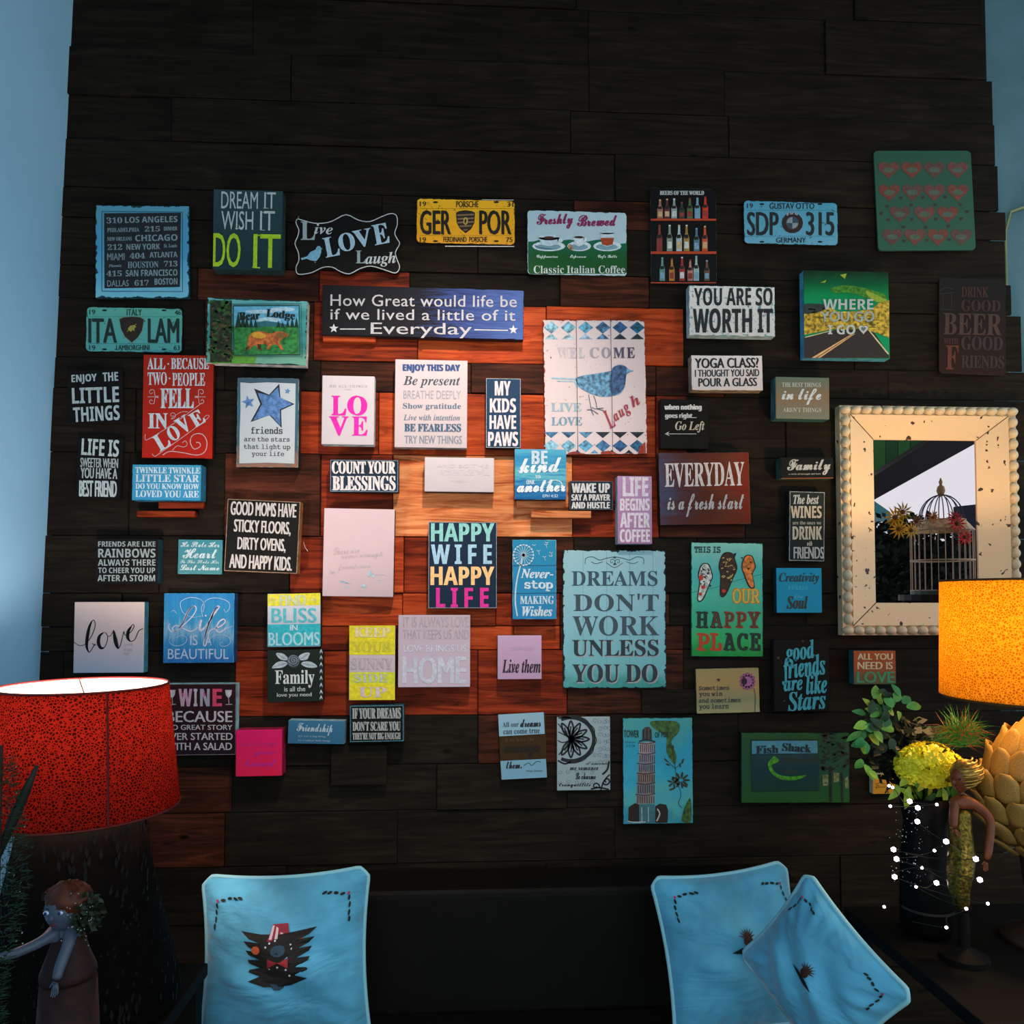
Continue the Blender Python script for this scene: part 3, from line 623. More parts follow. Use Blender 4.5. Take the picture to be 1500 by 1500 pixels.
# friends are like rainbows
s = Sign('K', 'block_sign', 'small black block sign reading friends are like rainbows', 'block sign', 268, 425, 755, 775, .055, 0, face='141412', side='1c4048', group=GB)
for t in (('FRIENDS ARE LIKE', 288, 445, 738, 486), ('RAINBOWS', 288, 502, 738, 572), ('ALWAYS THERE', 286, 586, 738, 636), ('TO CHEER YOU UP', 288, 650, 735, 694), ('AFTER A STORM', 283, 708, 735, 758)): s.text(*t, '8c9a9a', 'bold', .2)
# he stole her heart
s = Sign('K', 'block_sign', 'small teal block sign with flowing white script about heart and last name', 'block sign', 915, 432, 1262, 702, .03, .5, face=[(0, '3c8494'), (1, '44848c')], chip='5c9ca8', edge=.001, side='2c5c6c', group=GB)
for t in (('He Stole Her', 935, 448, 1240, 490, .3), ('Heart', 950, 500, 1222, 578, .8), ('So She Stole His', 930, 590, 1235, 618, 0), ('Last Name', 930, 628, 1240, 672, .6)): s.text(*t[:5], 'b8ccd0', 'script', t[5])
# good moms
s = Sign('L', 'block_sign', 'tilted black block sign with bare wood edges reading good moms have sticky floors', 'block sign', 58, 122, 632, 688, .05, 2.2, face='171614', chip='8c6c50', edge=.0012, side='9c683c', group=GB)
s.border('8c7460', .3, .9)
for t in (('GOOD MOMS HAVE', 95, 140, 612, 248, 2.6), ('STICKY FLOORS,', 120, 282, 568, 395, 3), ('DIRTY OVENS,', 148, 418, 528, 530, 2.6), ('AND HAPPY KIDS.', 85, 555, 578, 665, 3)): s.text(*t[:5], 'bcb8b4', 'sans', 1.2, rot=t[5])
s.art('loose_thread', 'b4a898', lines=[([(668, 450), (680, 490), (702, 522)], .7)], z=-60)
# love
s = Sign('K', 'block_sign', 'square white block sign with black brush script word love', 'block sign', 98, 920, 648, 1476, .045, 0, face=[(0, 'd8c0b8'), (.55, 'd4bcb8'), (1, 'a8b0c4')], side='4c90a8', contrast=.15, group=GB)  # lamp pink is put into the face colour, cyan daylight into the side
ink = '1c1614'
s.art('brush_script', ink, lines=[([(200, 1240), (235, 1190), (262, 1120), (262, 1075), (245, 1065), (222, 1110), (205, 1190), (198, 1260), (210, 1310), (228, 1305), (262, 1250)], 1.2), ([(240, 1068), (218, 1120), (202, 1200), (198, 1270), (212, 1312)], 5, '', 1), ([(338, 1160), (310, 1170), (290, 1215), (300, 1272), (328, 1285), (355, 1240), (362, 1190), (345, 1160)], 1.2), ([(325, 1165), (298, 1190), (290, 1240), (308, 1280), (335, 1280)], 5.2, '', 1),
                                 ([(362, 1190), (385, 1185), (405, 1150)], 1), ([(408, 1140), (418, 1190), (430, 1260), (445, 1285), (462, 1260), (480, 1190), (490, 1150)], 1.2), ([(410, 1145), (420, 1200), (432, 1255), (445, 1288)], 6, '', 1), ([(490, 1150), (500, 1180), (540, 1160), (562, 1130), (570, 1105), (556, 1100), (530, 1140), (520, 1190), (535, 1228), (575, 1215), (605, 1150), (640, 1128)], 1.2),
                                 ([(550, 1110), (525, 1150), (520, 1200), (540, 1228)], 5.2, '', 1), ([(98, 1235), (140, 1262), (175, 1258), (200, 1240)], .9), ([(240, 1245), (262, 1260), (270, 1250)], 1)], z=2)
for t in (('LOVE', 488, 1250, 560, 1266), ('YOU', 485, 1285, 558, 1308), ('ME', 485, 1318, 530, 1338)): s.text(*t, 'a89894', 'mono', 0)
# life is beautiful
s = Sign('K', 'block_sign', 'square blue streaked block sign reading life is beautiful', 'block sign', 802, 852, 1354, 1398, .05, 0, face=[(0, '2474ac'), (.4, '3490bc'), (.55, '7cacc8'), (.7, '3888b8'), (1, '2464a4')], chip='6cb4c8', edge=.0007, streak=(5, .5), scale=16, contrast=.7, axis='z', side='1c4470', group=GB)
s.text('BEAUTIFUL', 835, 1288, 1312, 1368, 'b0bcd0', 'sans', .2); s.text('IS', 1010, 1180, 1068, 1260, 'b0bcd0', 'sans', .4); s.text('A', 1125, 1185, 1180, 1262, 'b0bcd0', 'sans', .2)
s.art('script_word', 'c8c4d4', lines=[([(850, 1090), (840, 1120), (870, 1155), (920, 1130), (965, 1060), (1000, 985), (1040, 950), (1058, 975), (1030, 1030), (960, 1100), (900, 1150), (870, 1130), (900, 1105), (960, 1130), (1020, 1150), (1070, 1120)], 1.4), ([(1040, 950), (1000, 985), (965, 1060), (920, 1130)], 3, '', 1),
                                      ([(1100, 1060), (1085, 1120), (1095, 1145), (1125, 1120)], 2.6), ([(1125, 1120), (1170, 1060), (1225, 980), (1240, 960), (1222, 955), (1190, 1010), (1150, 1110), (1125, 1200), (1115, 1255), (1130, 1262), (1150, 1200), (1160, 1150), (1200, 1130)], 1.6), ([(1222, 955), (1190, 1010), (1150, 1110), (1120, 1240)], 3.4, '', 1),
                                      ([(1200, 1130), (1250, 1110), (1285, 1075), (1270, 1055), (1235, 1080), (1215, 1130), (1235, 1158), (1275, 1140), (1290, 1120)], 2)], discs=[(1132, 1028, 7, 8)], z=3)
s.art('flourish', 'a4b8d0', lines=[([(1110, 1040), (1100, 960), (1150, 900), (1230, 890), (1310, 920), (1318, 970), (1290, 1000), (1275, 975)], .8), ([(935, 960), (940, 915), (1010, 885), (1090, 900), (1120, 940), (1110, 1000)], .8), ([(935, 960), (960, 1010), (1030, 1040), (1100, 1030)], .7), ([(860, 1000), (880, 985), (905, 1010)], .7),
                                    ([(1150, 1220), (1200, 1185), (1270, 1180), (1320, 1205), (1320, 1250), (1270, 1270), (1240, 1250), (1262, 1235)], .8), ([(850, 1190), (850, 1240), (900, 1265), (960, 1250), (985, 1210), (950, 1180), (900, 1200)], .8), ([(1290, 1130), (1330, 1115), (1345, 1110)], .7)], z=2)
# wine
s = Sign('P', 'block_sign', 'dark plum block sign with wine glasses reading wine because, behind the red lamp', 'block sign', 970, 128, 1402, 552, .045, 0, face=[(0, '2c1418'), (1, '24181c')], side='84bcc8', group=GB)
s.border('9c8c94', .4, .5)
for ch, x0, x1, c in (('W', 1060, 1142, 'b48ca0'), ('I', 1150, 1172, 'b8a8b0'), ('N', 1188, 1245, '9c94a4'), ('E', 1262, 1318, 'c83c5c')): s.text(ch, x0, 158, x1, 262, c, 'bold', 1.2)
s.art('colour_patch', 'c83c6c', polys=[[(1072, 180), (1090, 185), (1088, 200)], [(1205, 170), (1222, 190), (1212, 205)]], z=4)
for t in (('BECAUSE', 988, 290, 1380, 356, .9), ('NO GREAT STORY', 985, 372, 1380, 402, .4), ('EVER STARTED', 985, 420, 1382, 462, .6), ('WITH A SALAD', 985, 478, 1378, 522, .6)): s.text(*t[:5], 'b8b0b4', 'sans', t[5])
for x in (1022, 1357): s.art('wine_glass', 'b8b0b4', polys=[[(x - 20, 165), (x + 20, 165), (x + 16, 195), (x + 4, 210), (x - 4, 210), (x - 16, 195)]], lines=[([(x, 208), (x + 3, 248)], .7), ([(x - 17, 252), (x + 22, 250)], .8)], z=2)
# pink square
s = Sign('Q', 'canvas_print', 'small hot pink square print with faint lettering', 'canvas print', 82, 692, 445, 1056, .06, -.5, face=[(0, 'd81c64'), (1, 'dc2048')], side='8c1438', group=GC, part='canvas', contrast=.2)
s.text('darling', 130, 775, 400, 835, 'c81c70', 'script', .5, rot=-3); s.text('you are', 225, 860, 390, 905, 'b81c88', 'script', .5, rot=-2); s.text('loved', 150, 925, 400, 980, 'b42090', 'script', .5)
# friends star
s = Sign('G', 'block_sign', 'white block sign with big blue star reading friends are the stars', 'block sign', 150, 243, 652, 968, .05, 0, face=[(0, '405864'), (.3, '3c6478'), (.75, '3c5a64'), (1, '8a6450')], chip='a8b4b0', edge=.0006, side='1e1c1a', group=GB)
s.art('white_panel', face_mat('bcc6ca', hx=.1, hz=.15, chip=None), polys=[[(178, 278), (260, 285), (400, 278), (628, 288), (625, 500), (622, 700), (618, 940), (400, 932), (170, 938), (172, 700), (180, 500)]], z=1)
s.art('star_outline', '20242c', polys=[[(495, 290), (505, 405), (620, 455), (510, 505), (515, 650), (415, 545), (260, 602), (340, 455), (290, 328), (412, 378)]], z=2)
s.art('star', '5078ac', polys=[[(485, 318), (498, 398), (600, 456), (500, 498), (505, 632), (425, 545), (285, 585), (355, 455), (318, 362), (415, 385)]], z=3, vary=.35)
s.art('star', '5078ac', polys=[star(243, 440, 56, -12), star(562, 350, 26, 10)], z=3, vary=.3)
for t in (('friends', 265, 640, 522, 698, .8), ('are the stars', 208, 722, 580, 760, .4), ('that light up', 205, 780, 585, 832, .4), ('your life', 270, 840, 535, 888, .4)): s.text(*t[:5], '2c3034', 'mono', t[5], rot=.5)
# LOVE pink
s = Sign('G', 'canvas_print', 'white block with large pink letters spelling love in two rows', 'canvas print', 842, 225, 1268, 785, .045, .3, face='cfc8cc', side='b8d0d8', group=GC, part='canvas')
pk = 'e01ca4'
s.text('DO ALL THINGS', 905, 300, 1210, 320, 'a8a4a8', 'serif', 0, space=1.2); s.text('with', 1030, 330, 1080, 342, 'b0acb0', 'ital', 0)
s.text('L', 918, 388, 1042, 546, pk, 'serif', 1.6); s.text('O', 1048, 388, 1212, 546, pk, 'serif', 2.2); s.text('V', 898, 556, 1060, 712, pk, 'serif', 1.6); s.text('E', 1085, 556, 1215, 712, pk, 'serif', 1.2)
# enjoy this day
s = Sign('H', 'canvas_print', 'white canvas with seven lines of blue lettering, enjoy this day', 'canvas print', 103, 95, 692, 810, .045, .3, face='d2c4c6', side='a09898', group=GC, part='canvas')
for t in (('ENJOY THIS DAY', 165, 132, 635, 200, '2c4c84', 'bold', 1.4), ('Be present', 170, 228, 635, 322, '3c4c5c', 'ital', 0), ('BREATHE DEEPLY', 172, 345, 640, 412, '9c9ca4', 'sans', 0), ('Show gratitude', 168, 448, 640, 505, '4c6c84', 'serif', -0), ('Live with intention', 172, 540, 632, 588, '5c7484', 'ital', 0),
          ('BE FEARLESS', 178, 615, 642, 680, '3c5c78', 'serif', 1), ('TRY NEW THINGS', 180, 712, 648, 778, '7c8894', 'sans', .5)): s.text(*t, rot=.3)
# my kids have paws
s = Sign('H', 'block_sign', 'narrow navy block sign reading my kids have paws', 'block sign', 843, 245, 1128, 812, .04, 0, face='24405c', side='1a1c24', group=GB, rough=.6)
s.border('a8b0b4', .4, .7)
for t in (('MY', 915, 268, 1045, 385), ('KIDS', 875, 408, 1088, 525), ('HAVE', 872, 545, 1090, 658), ('PAWS', 860, 680, 1105, 798)): s.text(*t, 'd4ccd0', 'bold', .9)
# count your blessings
s = Sign('G', 'block_sign', 'dark navy block sign reading count your blessings', 'block sign', 908, 908, 1466, 1172, .045, 0, face=[(0, '1c2834'), (1, '24344a')], side='1a1a1c', group=GB)
s.border('8ca8b4', .8, .5)
s.text('COUNT YOUR', 922, 920, 1442, 1022, 'd0cccc', 'serif', 1.3); s.text('BLESSINGS', 925, 1040, 1442, 1158, 'd0cccc', 'serif', 1.5)
# white block
s = Sign('H', 'block_sign', 'blank looking white block sign with washed out print', 'block sign', 345, 890, 910, 1170, .05, .3, face='cbc3c5', side='2a2422', group=GB)
s.text('AND SO THE', 440, 945, 860, 975, 'c4bec0', 'sans', 0); s.text('ADVENTURE WILL', 470, 988, 875, 1035, 'c2bdc0', 'sans', 0); s.text('begin', 560, 1060, 700, 1095, 'c5bfc2', 'ital', 0)
# pale pink canvas
s = Sign('L', 'canvas_print', 'large pale pink canvas with faint grey handwriting and small flowers', 'canvas print', 823, 188, 1378, 878, .045, .8, face='cdb6ba', side='2c2422', group=GC, part='canvas')
for t in (('There are', 900, 485, 1105, 545), ('never enough', 960, 530, 1290, 590), ('friends and', 935, 615, 1200, 680), ('love', 870, 665, 915, 700)): s.text(*t, 'b0a4a8', 'script', 0, rot=-4)
s.art('flower_print', '9cb4c0', discs=[(1185, 700, 14, 30, 20), (1215, 712, 10, 22, -30), (1140, 795, 24, 14), (985, 765, 34, 8, 10), (1010, 800, 12, 8), (1100, 830, 8, 5)], lines=[([(1230, 715), (1280, 705), (1320, 715)], .5), ([(1255, 745), (1275, 755), (1262, 775)], .6), ([(950, 750), (1000, 770), (1040, 780)], .5)], z=2)
# bliss
s = Sign('L', 'block_sign', 'square block sign striped yellow, white and turquoise reading find bliss in blooms', 'block sign', 385, 855, 800, 1272, .045, -.5, face='c8ccd4', side='24221e', group=GB)
s.art('yellow_band', 'd4cc2c', polys=[[(387, 860), (798, 850), (799, 945), (387, 952)]], z=1); s.art('turquoise_band', '30b0bc', polys=[[(387, 1098), (800, 1090), (800, 1264), (388, 1270)]], z=1)
s.text('FIND', 480, 868, 690, 945, 'b8c8b0', 'sans', 1, z=3); s.art('leaf_mark', 'c0ccb8', lines=[([(400, 880), (425, 905), (400, 930)], .8), ([(430, 890), (460, 905), (435, 925)], .8), ([(720, 905), (765, 900)], 1), ([(740, 880), (770, 915)], .8)], z=3)
s.text('BLISS', 415, 968, 770, 1082, '50b4c0', 'sans', 1.2, z=3); s.text('IN', 560, 1100, 622, 1145, 'b4d4dc', 'sans', .8, z=3); s.text('BLOOMS', 392, 1158, 795, 1262, 'a8d4dc', 'sans', 1, z=3)
# family
s = Sign('Q', 'block_sign', 'black square sign with rose and white leaves reading family', 'block sign', 330, 65, 762, 472, .05, -1, face='232b25', side='1c201c', group=GB)
s.art('leaf_print', 'b0bcc0', polys=[catmull([(400, 90), (450, 92), (490, 125), (488, 145), (440, 142), (412, 120)], 3, True), catmull([(662, 88), (620, 88), (575, 115), (590, 145), (640, 140), (655, 115)], 3, True), catmull([(365, 205), (400, 165), (450, 152), (490, 170), (455, 200), (400, 208)], 3, True), catmull([(722, 195), (680, 160), (620, 155), (595, 175), (630, 198), (680, 205)], 3, True)], z=2)
s.art('leaf_vein', '4c5c5c', lines=[([(405, 95), (480, 140)], .5), ([(655, 92), (585, 140)], .5), ([(370, 202), (480, 168)], .5), ([(718, 194), (600, 170)], .5)], z=3)
s.art('rose_print', '2c3434', discs=[(535, 155, 52, 55)], z=4); s.art('rose_print', '76868c', discs=[(535, 150, 46, 46)], z=5)
s.art('rose_petal', '2c3438', lines=[(spiral(537, 145, 3, 40, 30, 2.3, 26), 1), ([(495, 165), (540, 190), (578, 160)], .9), ([(500, 135), (520, 165), (560, 160)], .8)], z=6)
s.text('Family', 390, 222, 700, 362, 'd0d4d2', 'serif', .3, rot=-.5); s.text('is all the', 462, 352, 628, 390, 'b0b8b4', 'sans', .4); s.text('love you need', 405, 400, 678, 440, 'b0b8b4', 'sans', .4)
s.art('chevron', 'c4ccd0', polys=[[(742, y), (752, y - 24), (762, y), (762, y + 14), (752, y - 6), (742, y + 14)] for y in (80, 130, 182, 236, 290, 344, 398, 442)], z=2)
# keep your sunny side up
s = Sign('L', 'block_sign', 'tall yellow and grey striped block sign reading keep your sunny side up', 'block sign', 1026, 1106, 1386, 1690, .045, 0, face='c8b8bc', side='2c2410', group=GB)
for y0, y1 in ((1106, 1208), (1208, 1336), (1472, 1560), (1560, 1690)): s.art('yellow_band', 'dccc24' if y0 < 1400 or y0 > 1500 else 'ccd02c', polys=[[(1027, y0), (1385, y0 - 1), (1385, y1 - 1), (1027, y1)]], z=1)
for t in (('KEEP', 1065, 1122, 1345, 1195, 'd8c8a0', 'serif', .8), ('YOUR', 1050, 1232, 1360, 1312, 'c4b838', 'serif', .8), ('SUNNY', 1040, 1360, 1370, 1450, 'b4a4a8', 'serif', .5), ('SIDE', 1065, 1485, 1330, 1550, 'b8bcb0', 'serif', .5), ('UP', 1100, 1590, 1320, 1668, 'd0bcc0', 'serif', .8)): s.text(*t, z=3)
# home
s = Sign('M', 'canvas_print', 'pale pink square canvas reading love brings us home', 'canvas print', 125, 915, 690, 1482, .045, 0, face=[(0, 'bcaab0'), (1, 'c0aebc')], streak=(14, .3), scale=20, contrast=.4, side='8c8088', chip='a49498', edge=.0008, group=GC, part='canvas')
s.text('IT IS ALWAYS LOVE', 165, 930, 680, 1012, 'a89ca8', 'sans', .4); s.text('THAT KEEPS US AND', 160, 1030, 680, 1105, 'a89ca8', 'sans', .4)
s.text('LOVE BRINGS US', 165, 1150, 660, 1205, 'c4c4d0', 'sans', .6); s.text('HOME', 158, 1240, 660, 1455, 'c0c0cc', 'sans', 2.6)
# friendship
s = Sign('Q', 'block_sign', 'small steel blue block sign with script word friendship', 'block sign', 492, 620, 935, 803, .05, 1.4, face='386c8c', side='7c9ca8', group=GB)
s.text('Friendship', 560, 640, 842, 735, 'a8bcc8', 'script', .5, rot=2); s.text("It's not a big thing,", 575, 735, 790, 752, '94a8b4', 'sans', .1, rot=1); s.text("it's a million little things", 572, 768, 825, 786, '94a8b4', 'sans', .1, rot=1)
# if your dreams
s = Sign('Q', 'block_sign', 'black block sign with teal border reading if your dreams', 'block sign', 978, 498, 1402, 785, .05, -.5, face='161816', side='1c3c44', group=GB)
s.border('3c6c78', .2, 1.4)
for t in (('IF YOUR DREAMS', 995, 520, 1378, 605, 1), ("DON’T SCARE YOU", 998, 625, 1376, 700, .9), ("THEY’RE NOT BIG ENOUGH", 998, 712, 1376, 768, .6)): s.text(*t[:5], '9ca09c', 'serif', t[5])
# happy wife
s = Sign('M', 'block_sign', 'tall navy block sign in teal, cream and pink letters, happy wife happy life', 'block sign', 362, 185, 900, 862, .05, 0, face=[(0, '1c2c40'), (1, '1a2a3c')], side='161618', group=GB)
s.border('9ca4a8', .4, .6)
for t in (('HAPPY', 382, 195, 880, 338, '84c4bc'), ('WIFE', 382, 362, 860, 515, '9cc4d8'), ('HAPPY', 378, 535, 880, 680, 'f0c080'), ('LIFE', 422, 702, 835, 855, 'd82890')): s.text(*t, 'bold', 1.2, space=1.0 if t[0] == 'HAPPY' else 1.35)
# be kind
s = Sign('I', 'block_sign', 'blue brushed block sign reading be kind to one another', 'block sign', 78, 1100, 498, 1510, .06, 0, face=[(0, '4ca0bc'), (.3, '2c80ac'), (.5, '5cacb8'), (.7, '2470a4'), (1, '1c5488')], streak=(.5, 4), scale=18, contrast=1.1, chip='6cb0c0', edge=.0006, side='1a1a20', group=GB)
s.text('BE', 215, 1112, 345, 1222, 'b8ccd8', 'bold', 1.2)
s.text('kind', 110, 1172, 460, 1290, 'ccd8dc', 'script', 1.4, rot=-2); s.text('TO', 245, 1312, 288, 1338, 'c4d4d8', 'serif', .4); s.text('ONE', 172, 1350, 240, 1385, 'c4d4d8', 'serif', .4)
s.text('another', 95, 1350, 492, 1448, 'd0dade', 'script', 1.5, rot=-1); s.text('EPH 4:32', 305, 1468, 430, 1492, 'a8c4d4', 'sans', .3)
s.art('flourish', 'ccd8dc', lines=[([(95, 1425), (130, 1440), (165, 1420)], 1), ([(345, 1370), (400, 1352), (450, 1365), (462, 1385)], 1.2), ([(105, 1275), (130, 1285), (160, 1265)], 1)], z=3)
# wake up
s = Sign('N', 'block_sign', 'small dark block sign reading wake up, say a prayer', 'block sign', 382, 222, 640, 392, .04, 0, face='222a34', side='1a1a1c', group=GB)
s.border('5c6470', .2, .5)
for t in (('WAKE UP', 395, 235, 622, 292, 1.2), ('SAY A PRAYER', 393, 300, 624, 338, .7), ('AND HUSTLE', 393, 346, 622, 385, .9)): s.text(*t[:5], 'c4c4c4', 'bold', t[5])
# life begins
s = Sign('N', 'block_sign', 'tall lilac speckled block sign reading life begins after coffee', 'block sign', 668, 192, 872, 595, .055, 0, face=[(0, 'b08cb0'), (1, 'a07898')], side='8cacc0', contrast=.8, scale=120, group=GB)
for t in (('LIFE', 698, 198, 850, 312, 1.4), ('BEGINS', 682, 325, 858, 398, 1), ('AFTER', 682, 410, 860, 498, 1.2), ('COFFEE', 680, 508, 860, 585, 1)): s.text(*t[:5], 'd4c8d4', 'bold', t[5])
s.art('speckle', '9c5c8c', discs=[(rb.uniform(672, 870), rb.uniform(196, 590), 2.2, 2.2) for _ in range(170)], z=1)
# never stop
s = Sign('M', 'block_sign', 'narrow blue three panel sign with dandelion, never stop making wishes', 'block sign', 1022, 325, 1366, 948, .055, 0, face=[(0, '2884a8'), (1, '2c80b0')], chip='a0c8d0', edge=.0007, side='1a1a1c', group=GB)
s.art('joint', '1c4a64', lines=[([(1022, 528), (1366, 526)], .7), ([(1022, 745), (1366, 743)], .7)], z=2)
for a in range(0, 360, 14):
    pass
s.art('dandelion', 'b8ccd4', lines=[([(1108, 445), (1108 + 75 * math.cos(R(a)), 445 + 78 * math.sin(R(a)))], .6) for a in range(0, 360, 20)] + [([(1100, 470), (1075, 560), (1055, 650), (1045, 740), (1045, 830), (1060, 925)], 2)] +
      [([(x - 14, y - 8), (x, y), (x + 14, y - 8)], .8) for x, y in ((1285, 365), (1225, 415), (1272, 462), (1325, 430), (1290, 350), (1190, 370), (1320, 455))] + [([(x, y), (x + 8, y + 28)], .6) for x, y in ((1285, 365), (1225, 415), (1272, 462), (1325, 430))],
      discs=[(1108 + 78 * math.cos(R(a)), 445 + 80 * math.sin(R(a)), 10, 6, a + 90) for a in range(0, 360, 18)] + [(1108, 445, 14, 14)], z=3)
s.text('Never-', 1085, 555, 1342, 628, 'c4d4dc', 'ital', .8, rot=1); s.text('stop', 1115, 645, 1340, 728, 'c4d4dc', 'mono', 1.8); s.text('MAKING', 1080, 765, 1348, 830, 'b8ccd8', 'serif', .6); s.text('Wishes', 1095, 845, 1335, 925, 'c4d4dc', 'ital', .8)
# live them
s = Sign('M', 'canvas_print', 'small pale pink square print with script reading live them', 'canvas print', 905, 1076, 1250, 1420, .05, 0, face='c4a0bc', side='5c4c58', group=GC, part='canvas')
s.text('DREAM BIG', 1010, 1165, 1180, 1190, 'bc9cb8', 'sans', .2); s.text('Live them', 940, 1262, 1243, 1370, '2c2024', 'ital', .5); s.art('flourish', '2c2024', lines=[([(945, 1345), (985, 1362), (1030, 1360), (1062, 1352)], .7)], z=2)
# welcome bird
s = Sign('I', 'wooden_sign', 'large white boarded sign with blue bird and checked bands reading welcome', 'wooden sign', 318, 48, 1148, 1140, .03, -.9, face='d4c6c8', chip='8c3c2c', edge=.0022, amount=.04, side='5c3c2c', contrast=.15, group='boarded signs', part='board')
for (y0, y1, up) in ((60, 205, 1), (958, 1135, 0)):
    n_ = 6
    for k in range(n_):
        cx = 375 + k * 140; col = ['7cb0c4', '6ca4bc', '5090b0', '3c6c94', '24507c', '1c5c7c'][k]
        yc = y0 + 50 if up else y1 - 62
        pl = [[(cx - 62, yc), (cx, yc - 50), (cx + 62, yc), (cx, yc + 50)]]
        tr = [[(cx - 56, y1), (cx, y1 - 46), (cx + 56, y1)]] if up else [[(cx - 60, y0 + 2), (cx + 60, y0 + 2), (cx, y0 + 52)]]
        if k < 5: tr.append([(cx + 68, y0 - 2), (cx + 76, y0 - 2), (cx + 72, y0 + 8)] if up else [(cx + 40, y1 - 2), (cx + 72, y1 - 30), (cx + 104, y1 - 2)])
        s.art('check', col, polys=pl, z=1, vary=.6)
        s.art('check', ['8cb4c4', '94b8c8', '8cacc8', '4c7ca4', '1c2c40', '24343c'][k] if up else ['3c6c94', '34587c', '4c7ca0', '1c2430', '18202c', '1c242c'][k], polys=tr, z=1, vary=.6)
s.art('joint', '2c2c34', lines=[([(578, 45), (592, 1140)], .8), ([(858, 35), (876, 1140)], .8)], z=6)
for ch, x0, x1, c in (('W', 425, 520, 'c4b8bc'), ('E', 525, 585, 'b8b0b8'), ('L', 600, 650, 'b0b0b8'), ('C', 690, 765, 'a09ca4'), ('O', 785, 860, '8c8c98'), ('M', 880, 975, '4c4c64'), ('E', 990, 1055, '4c3c50')): s.text(ch, x0, 272, x1, 358, c, 'serif', .6, z=3)
s.text('LIVE', 372, 725, 622, 795, '8cacb8', 'serif', .6, rot=0); s.text('LOVE', 375, 838, 628, 908, '6c90a4', 'serif', .6, rot=0); s.text('Laugh', 822, 620, 1105, 920, 'a83c4c', 'ital', .4, rot=-30, z=4) if False else None
for ch, x0, y0, x1, y1 in (('L', 815, 780, 875, 930), ('a', 880, 810, 925, 868), ('u', 925, 775, 970, 835), ('g', 970, 735, 1020, 830), ('h', 1015, 660, 1090, 752)): s.text(ch, x0, y0, x1, y1, '9c3444', 'ital', .5, rot=-28, z=5)
s.art('bird', '5888a8', polys=[catmull([(575, 525), (640, 500), (720, 488), (800, 475), (862, 462), (870, 445), (900, 420), (950, 412), (985, 430), (1010, 452), (1045, 465), (1012, 475), (985, 500), (980, 560), (965, 610), (930, 650), (870, 668), (780, 672), (700, 650), (640, 620), (600, 590)], 3, True)], z=3, vary=.6)
s.art('bird', '34547c', polys=[catmull([(870, 455), (900, 425), (950, 418), (985, 440), (985, 500), (965, 600), (920, 645), (870, 660), (850, 560)], 3, True)], z=4, vary=.6)
s.art('bird_tail', '8cb8cc', polys=[[(578, 525), (600, 590), (580, 600), (565, 560)]], lines=[([(375, 520), (575, 530)], 2), ([(420, 545), (570, 550)], 1.2)], z=3)
s.art('bird_leg', '3c5068', lines=[([(680, 655), (690, 720), (702, 780)], 1), ([(720, 665), (740, 720), (745, 770)], 1), ([(665, 780), (702, 780), (745, 805), (757, 815)], 1), ([(700, 780), (720, 825)], 1), ([(745, 770), (800, 765)], 1), ([(745, 770), (808, 788)], 1), ([(740, 775), (705, 760)], .8)], z=4)
s.art('worn_patch', '8c3020', polys=[[(510, 1130), (560, 1118), (640, 1135), (640, 1142), (515, 1142)], [(780, 1122), (840, 1112), (920, 1138), (780, 1142)], [(1095, 1080), (1140, 1040), (1146, 1130), (1080, 1138)]], z=7, vary=.5)
# dreams don't work
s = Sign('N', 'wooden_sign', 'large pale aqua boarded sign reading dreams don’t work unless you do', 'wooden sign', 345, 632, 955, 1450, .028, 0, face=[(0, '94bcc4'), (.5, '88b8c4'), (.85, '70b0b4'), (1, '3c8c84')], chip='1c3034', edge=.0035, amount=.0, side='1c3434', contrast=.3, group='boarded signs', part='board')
s.art('joint', '5c8890', lines=[([(x, 640), (x, 1440)], .45) for x in (463, 603, 740, 878)], z=1)
dk = '26363c'
s.text('DREAMS', 395, 755, 905, 845, '34505c', 'serif', .3); s.text('DON’T', 405, 890, 912, 995, '3c4c54', 'serif', 0); s.text('WORK', 400, 1022, 915, 1140, '3c4c54', 'serif', 0)
s.text('UNLESS', 400, 1168, 915, 1268, 'a89c9c', 'serif', .8, z=1.5); s.text('UNLESS', 397, 1163, 912, 1262, dk, 'serif', .8, z=2.5); s.text('YOU DO', 402, 1315, 912, 1425, 'a89c9c', 'serif', 1, z=1.5); s.text('YOU DO', 398, 1308, 905, 1418, dk, 'serif', 1, z=2.5)
s.art('ornament', '34484c', lines=[([(475, 715), (480, 680), (520, 672), (560, 690), (600, 680), (640, 672)], .9), ([(822, 715), (820, 680), (780, 672), (740, 690), (700, 680), (660, 672)], .9), (spiral(635, 700, 3, 20, 0, 1.2), .8), (spiral(670, 700, 3, 20, 180, -1.2), .8), ([(600, 705), (650, 735), (700, 705)], .8), ([(510, 700), (540, 712), (580, 700)], .8), ([(790, 700), (760, 712), (720, 700)], .8)], discs=[(650, 675, 10, 6), (650, 715, 6, 6)], z=2)
# everyday is a fresh start
s = Sign('J', 'block_sign', 'reddish rustic board reading everyday is a fresh start', 'block sign', 82, 815, 742, 1340, .05, -1.1, face=[(0, '44445c'), (.2, '4c3034'), (.5, '54281c'), (.75, '64301e'), (1, '742414')], axis='x', contrast=1.0, scale=10, streak=(.6, 3), chip='8c7c78', edge=.0004, side='1e1614', group=GB)
s.art('joint', '2c1c1c', lines=[([(90, 1100), (740, 1095)], .6)], z=1)
s.text('EVERYDAY', 118, 885, 702, 1065, 'c8c0c0', 'serif', .5, rot=-1.1); s.text('is a fresh start', 138, 1115, 700, 1285, 'b0acac', 'script', .7, rot=-.5)
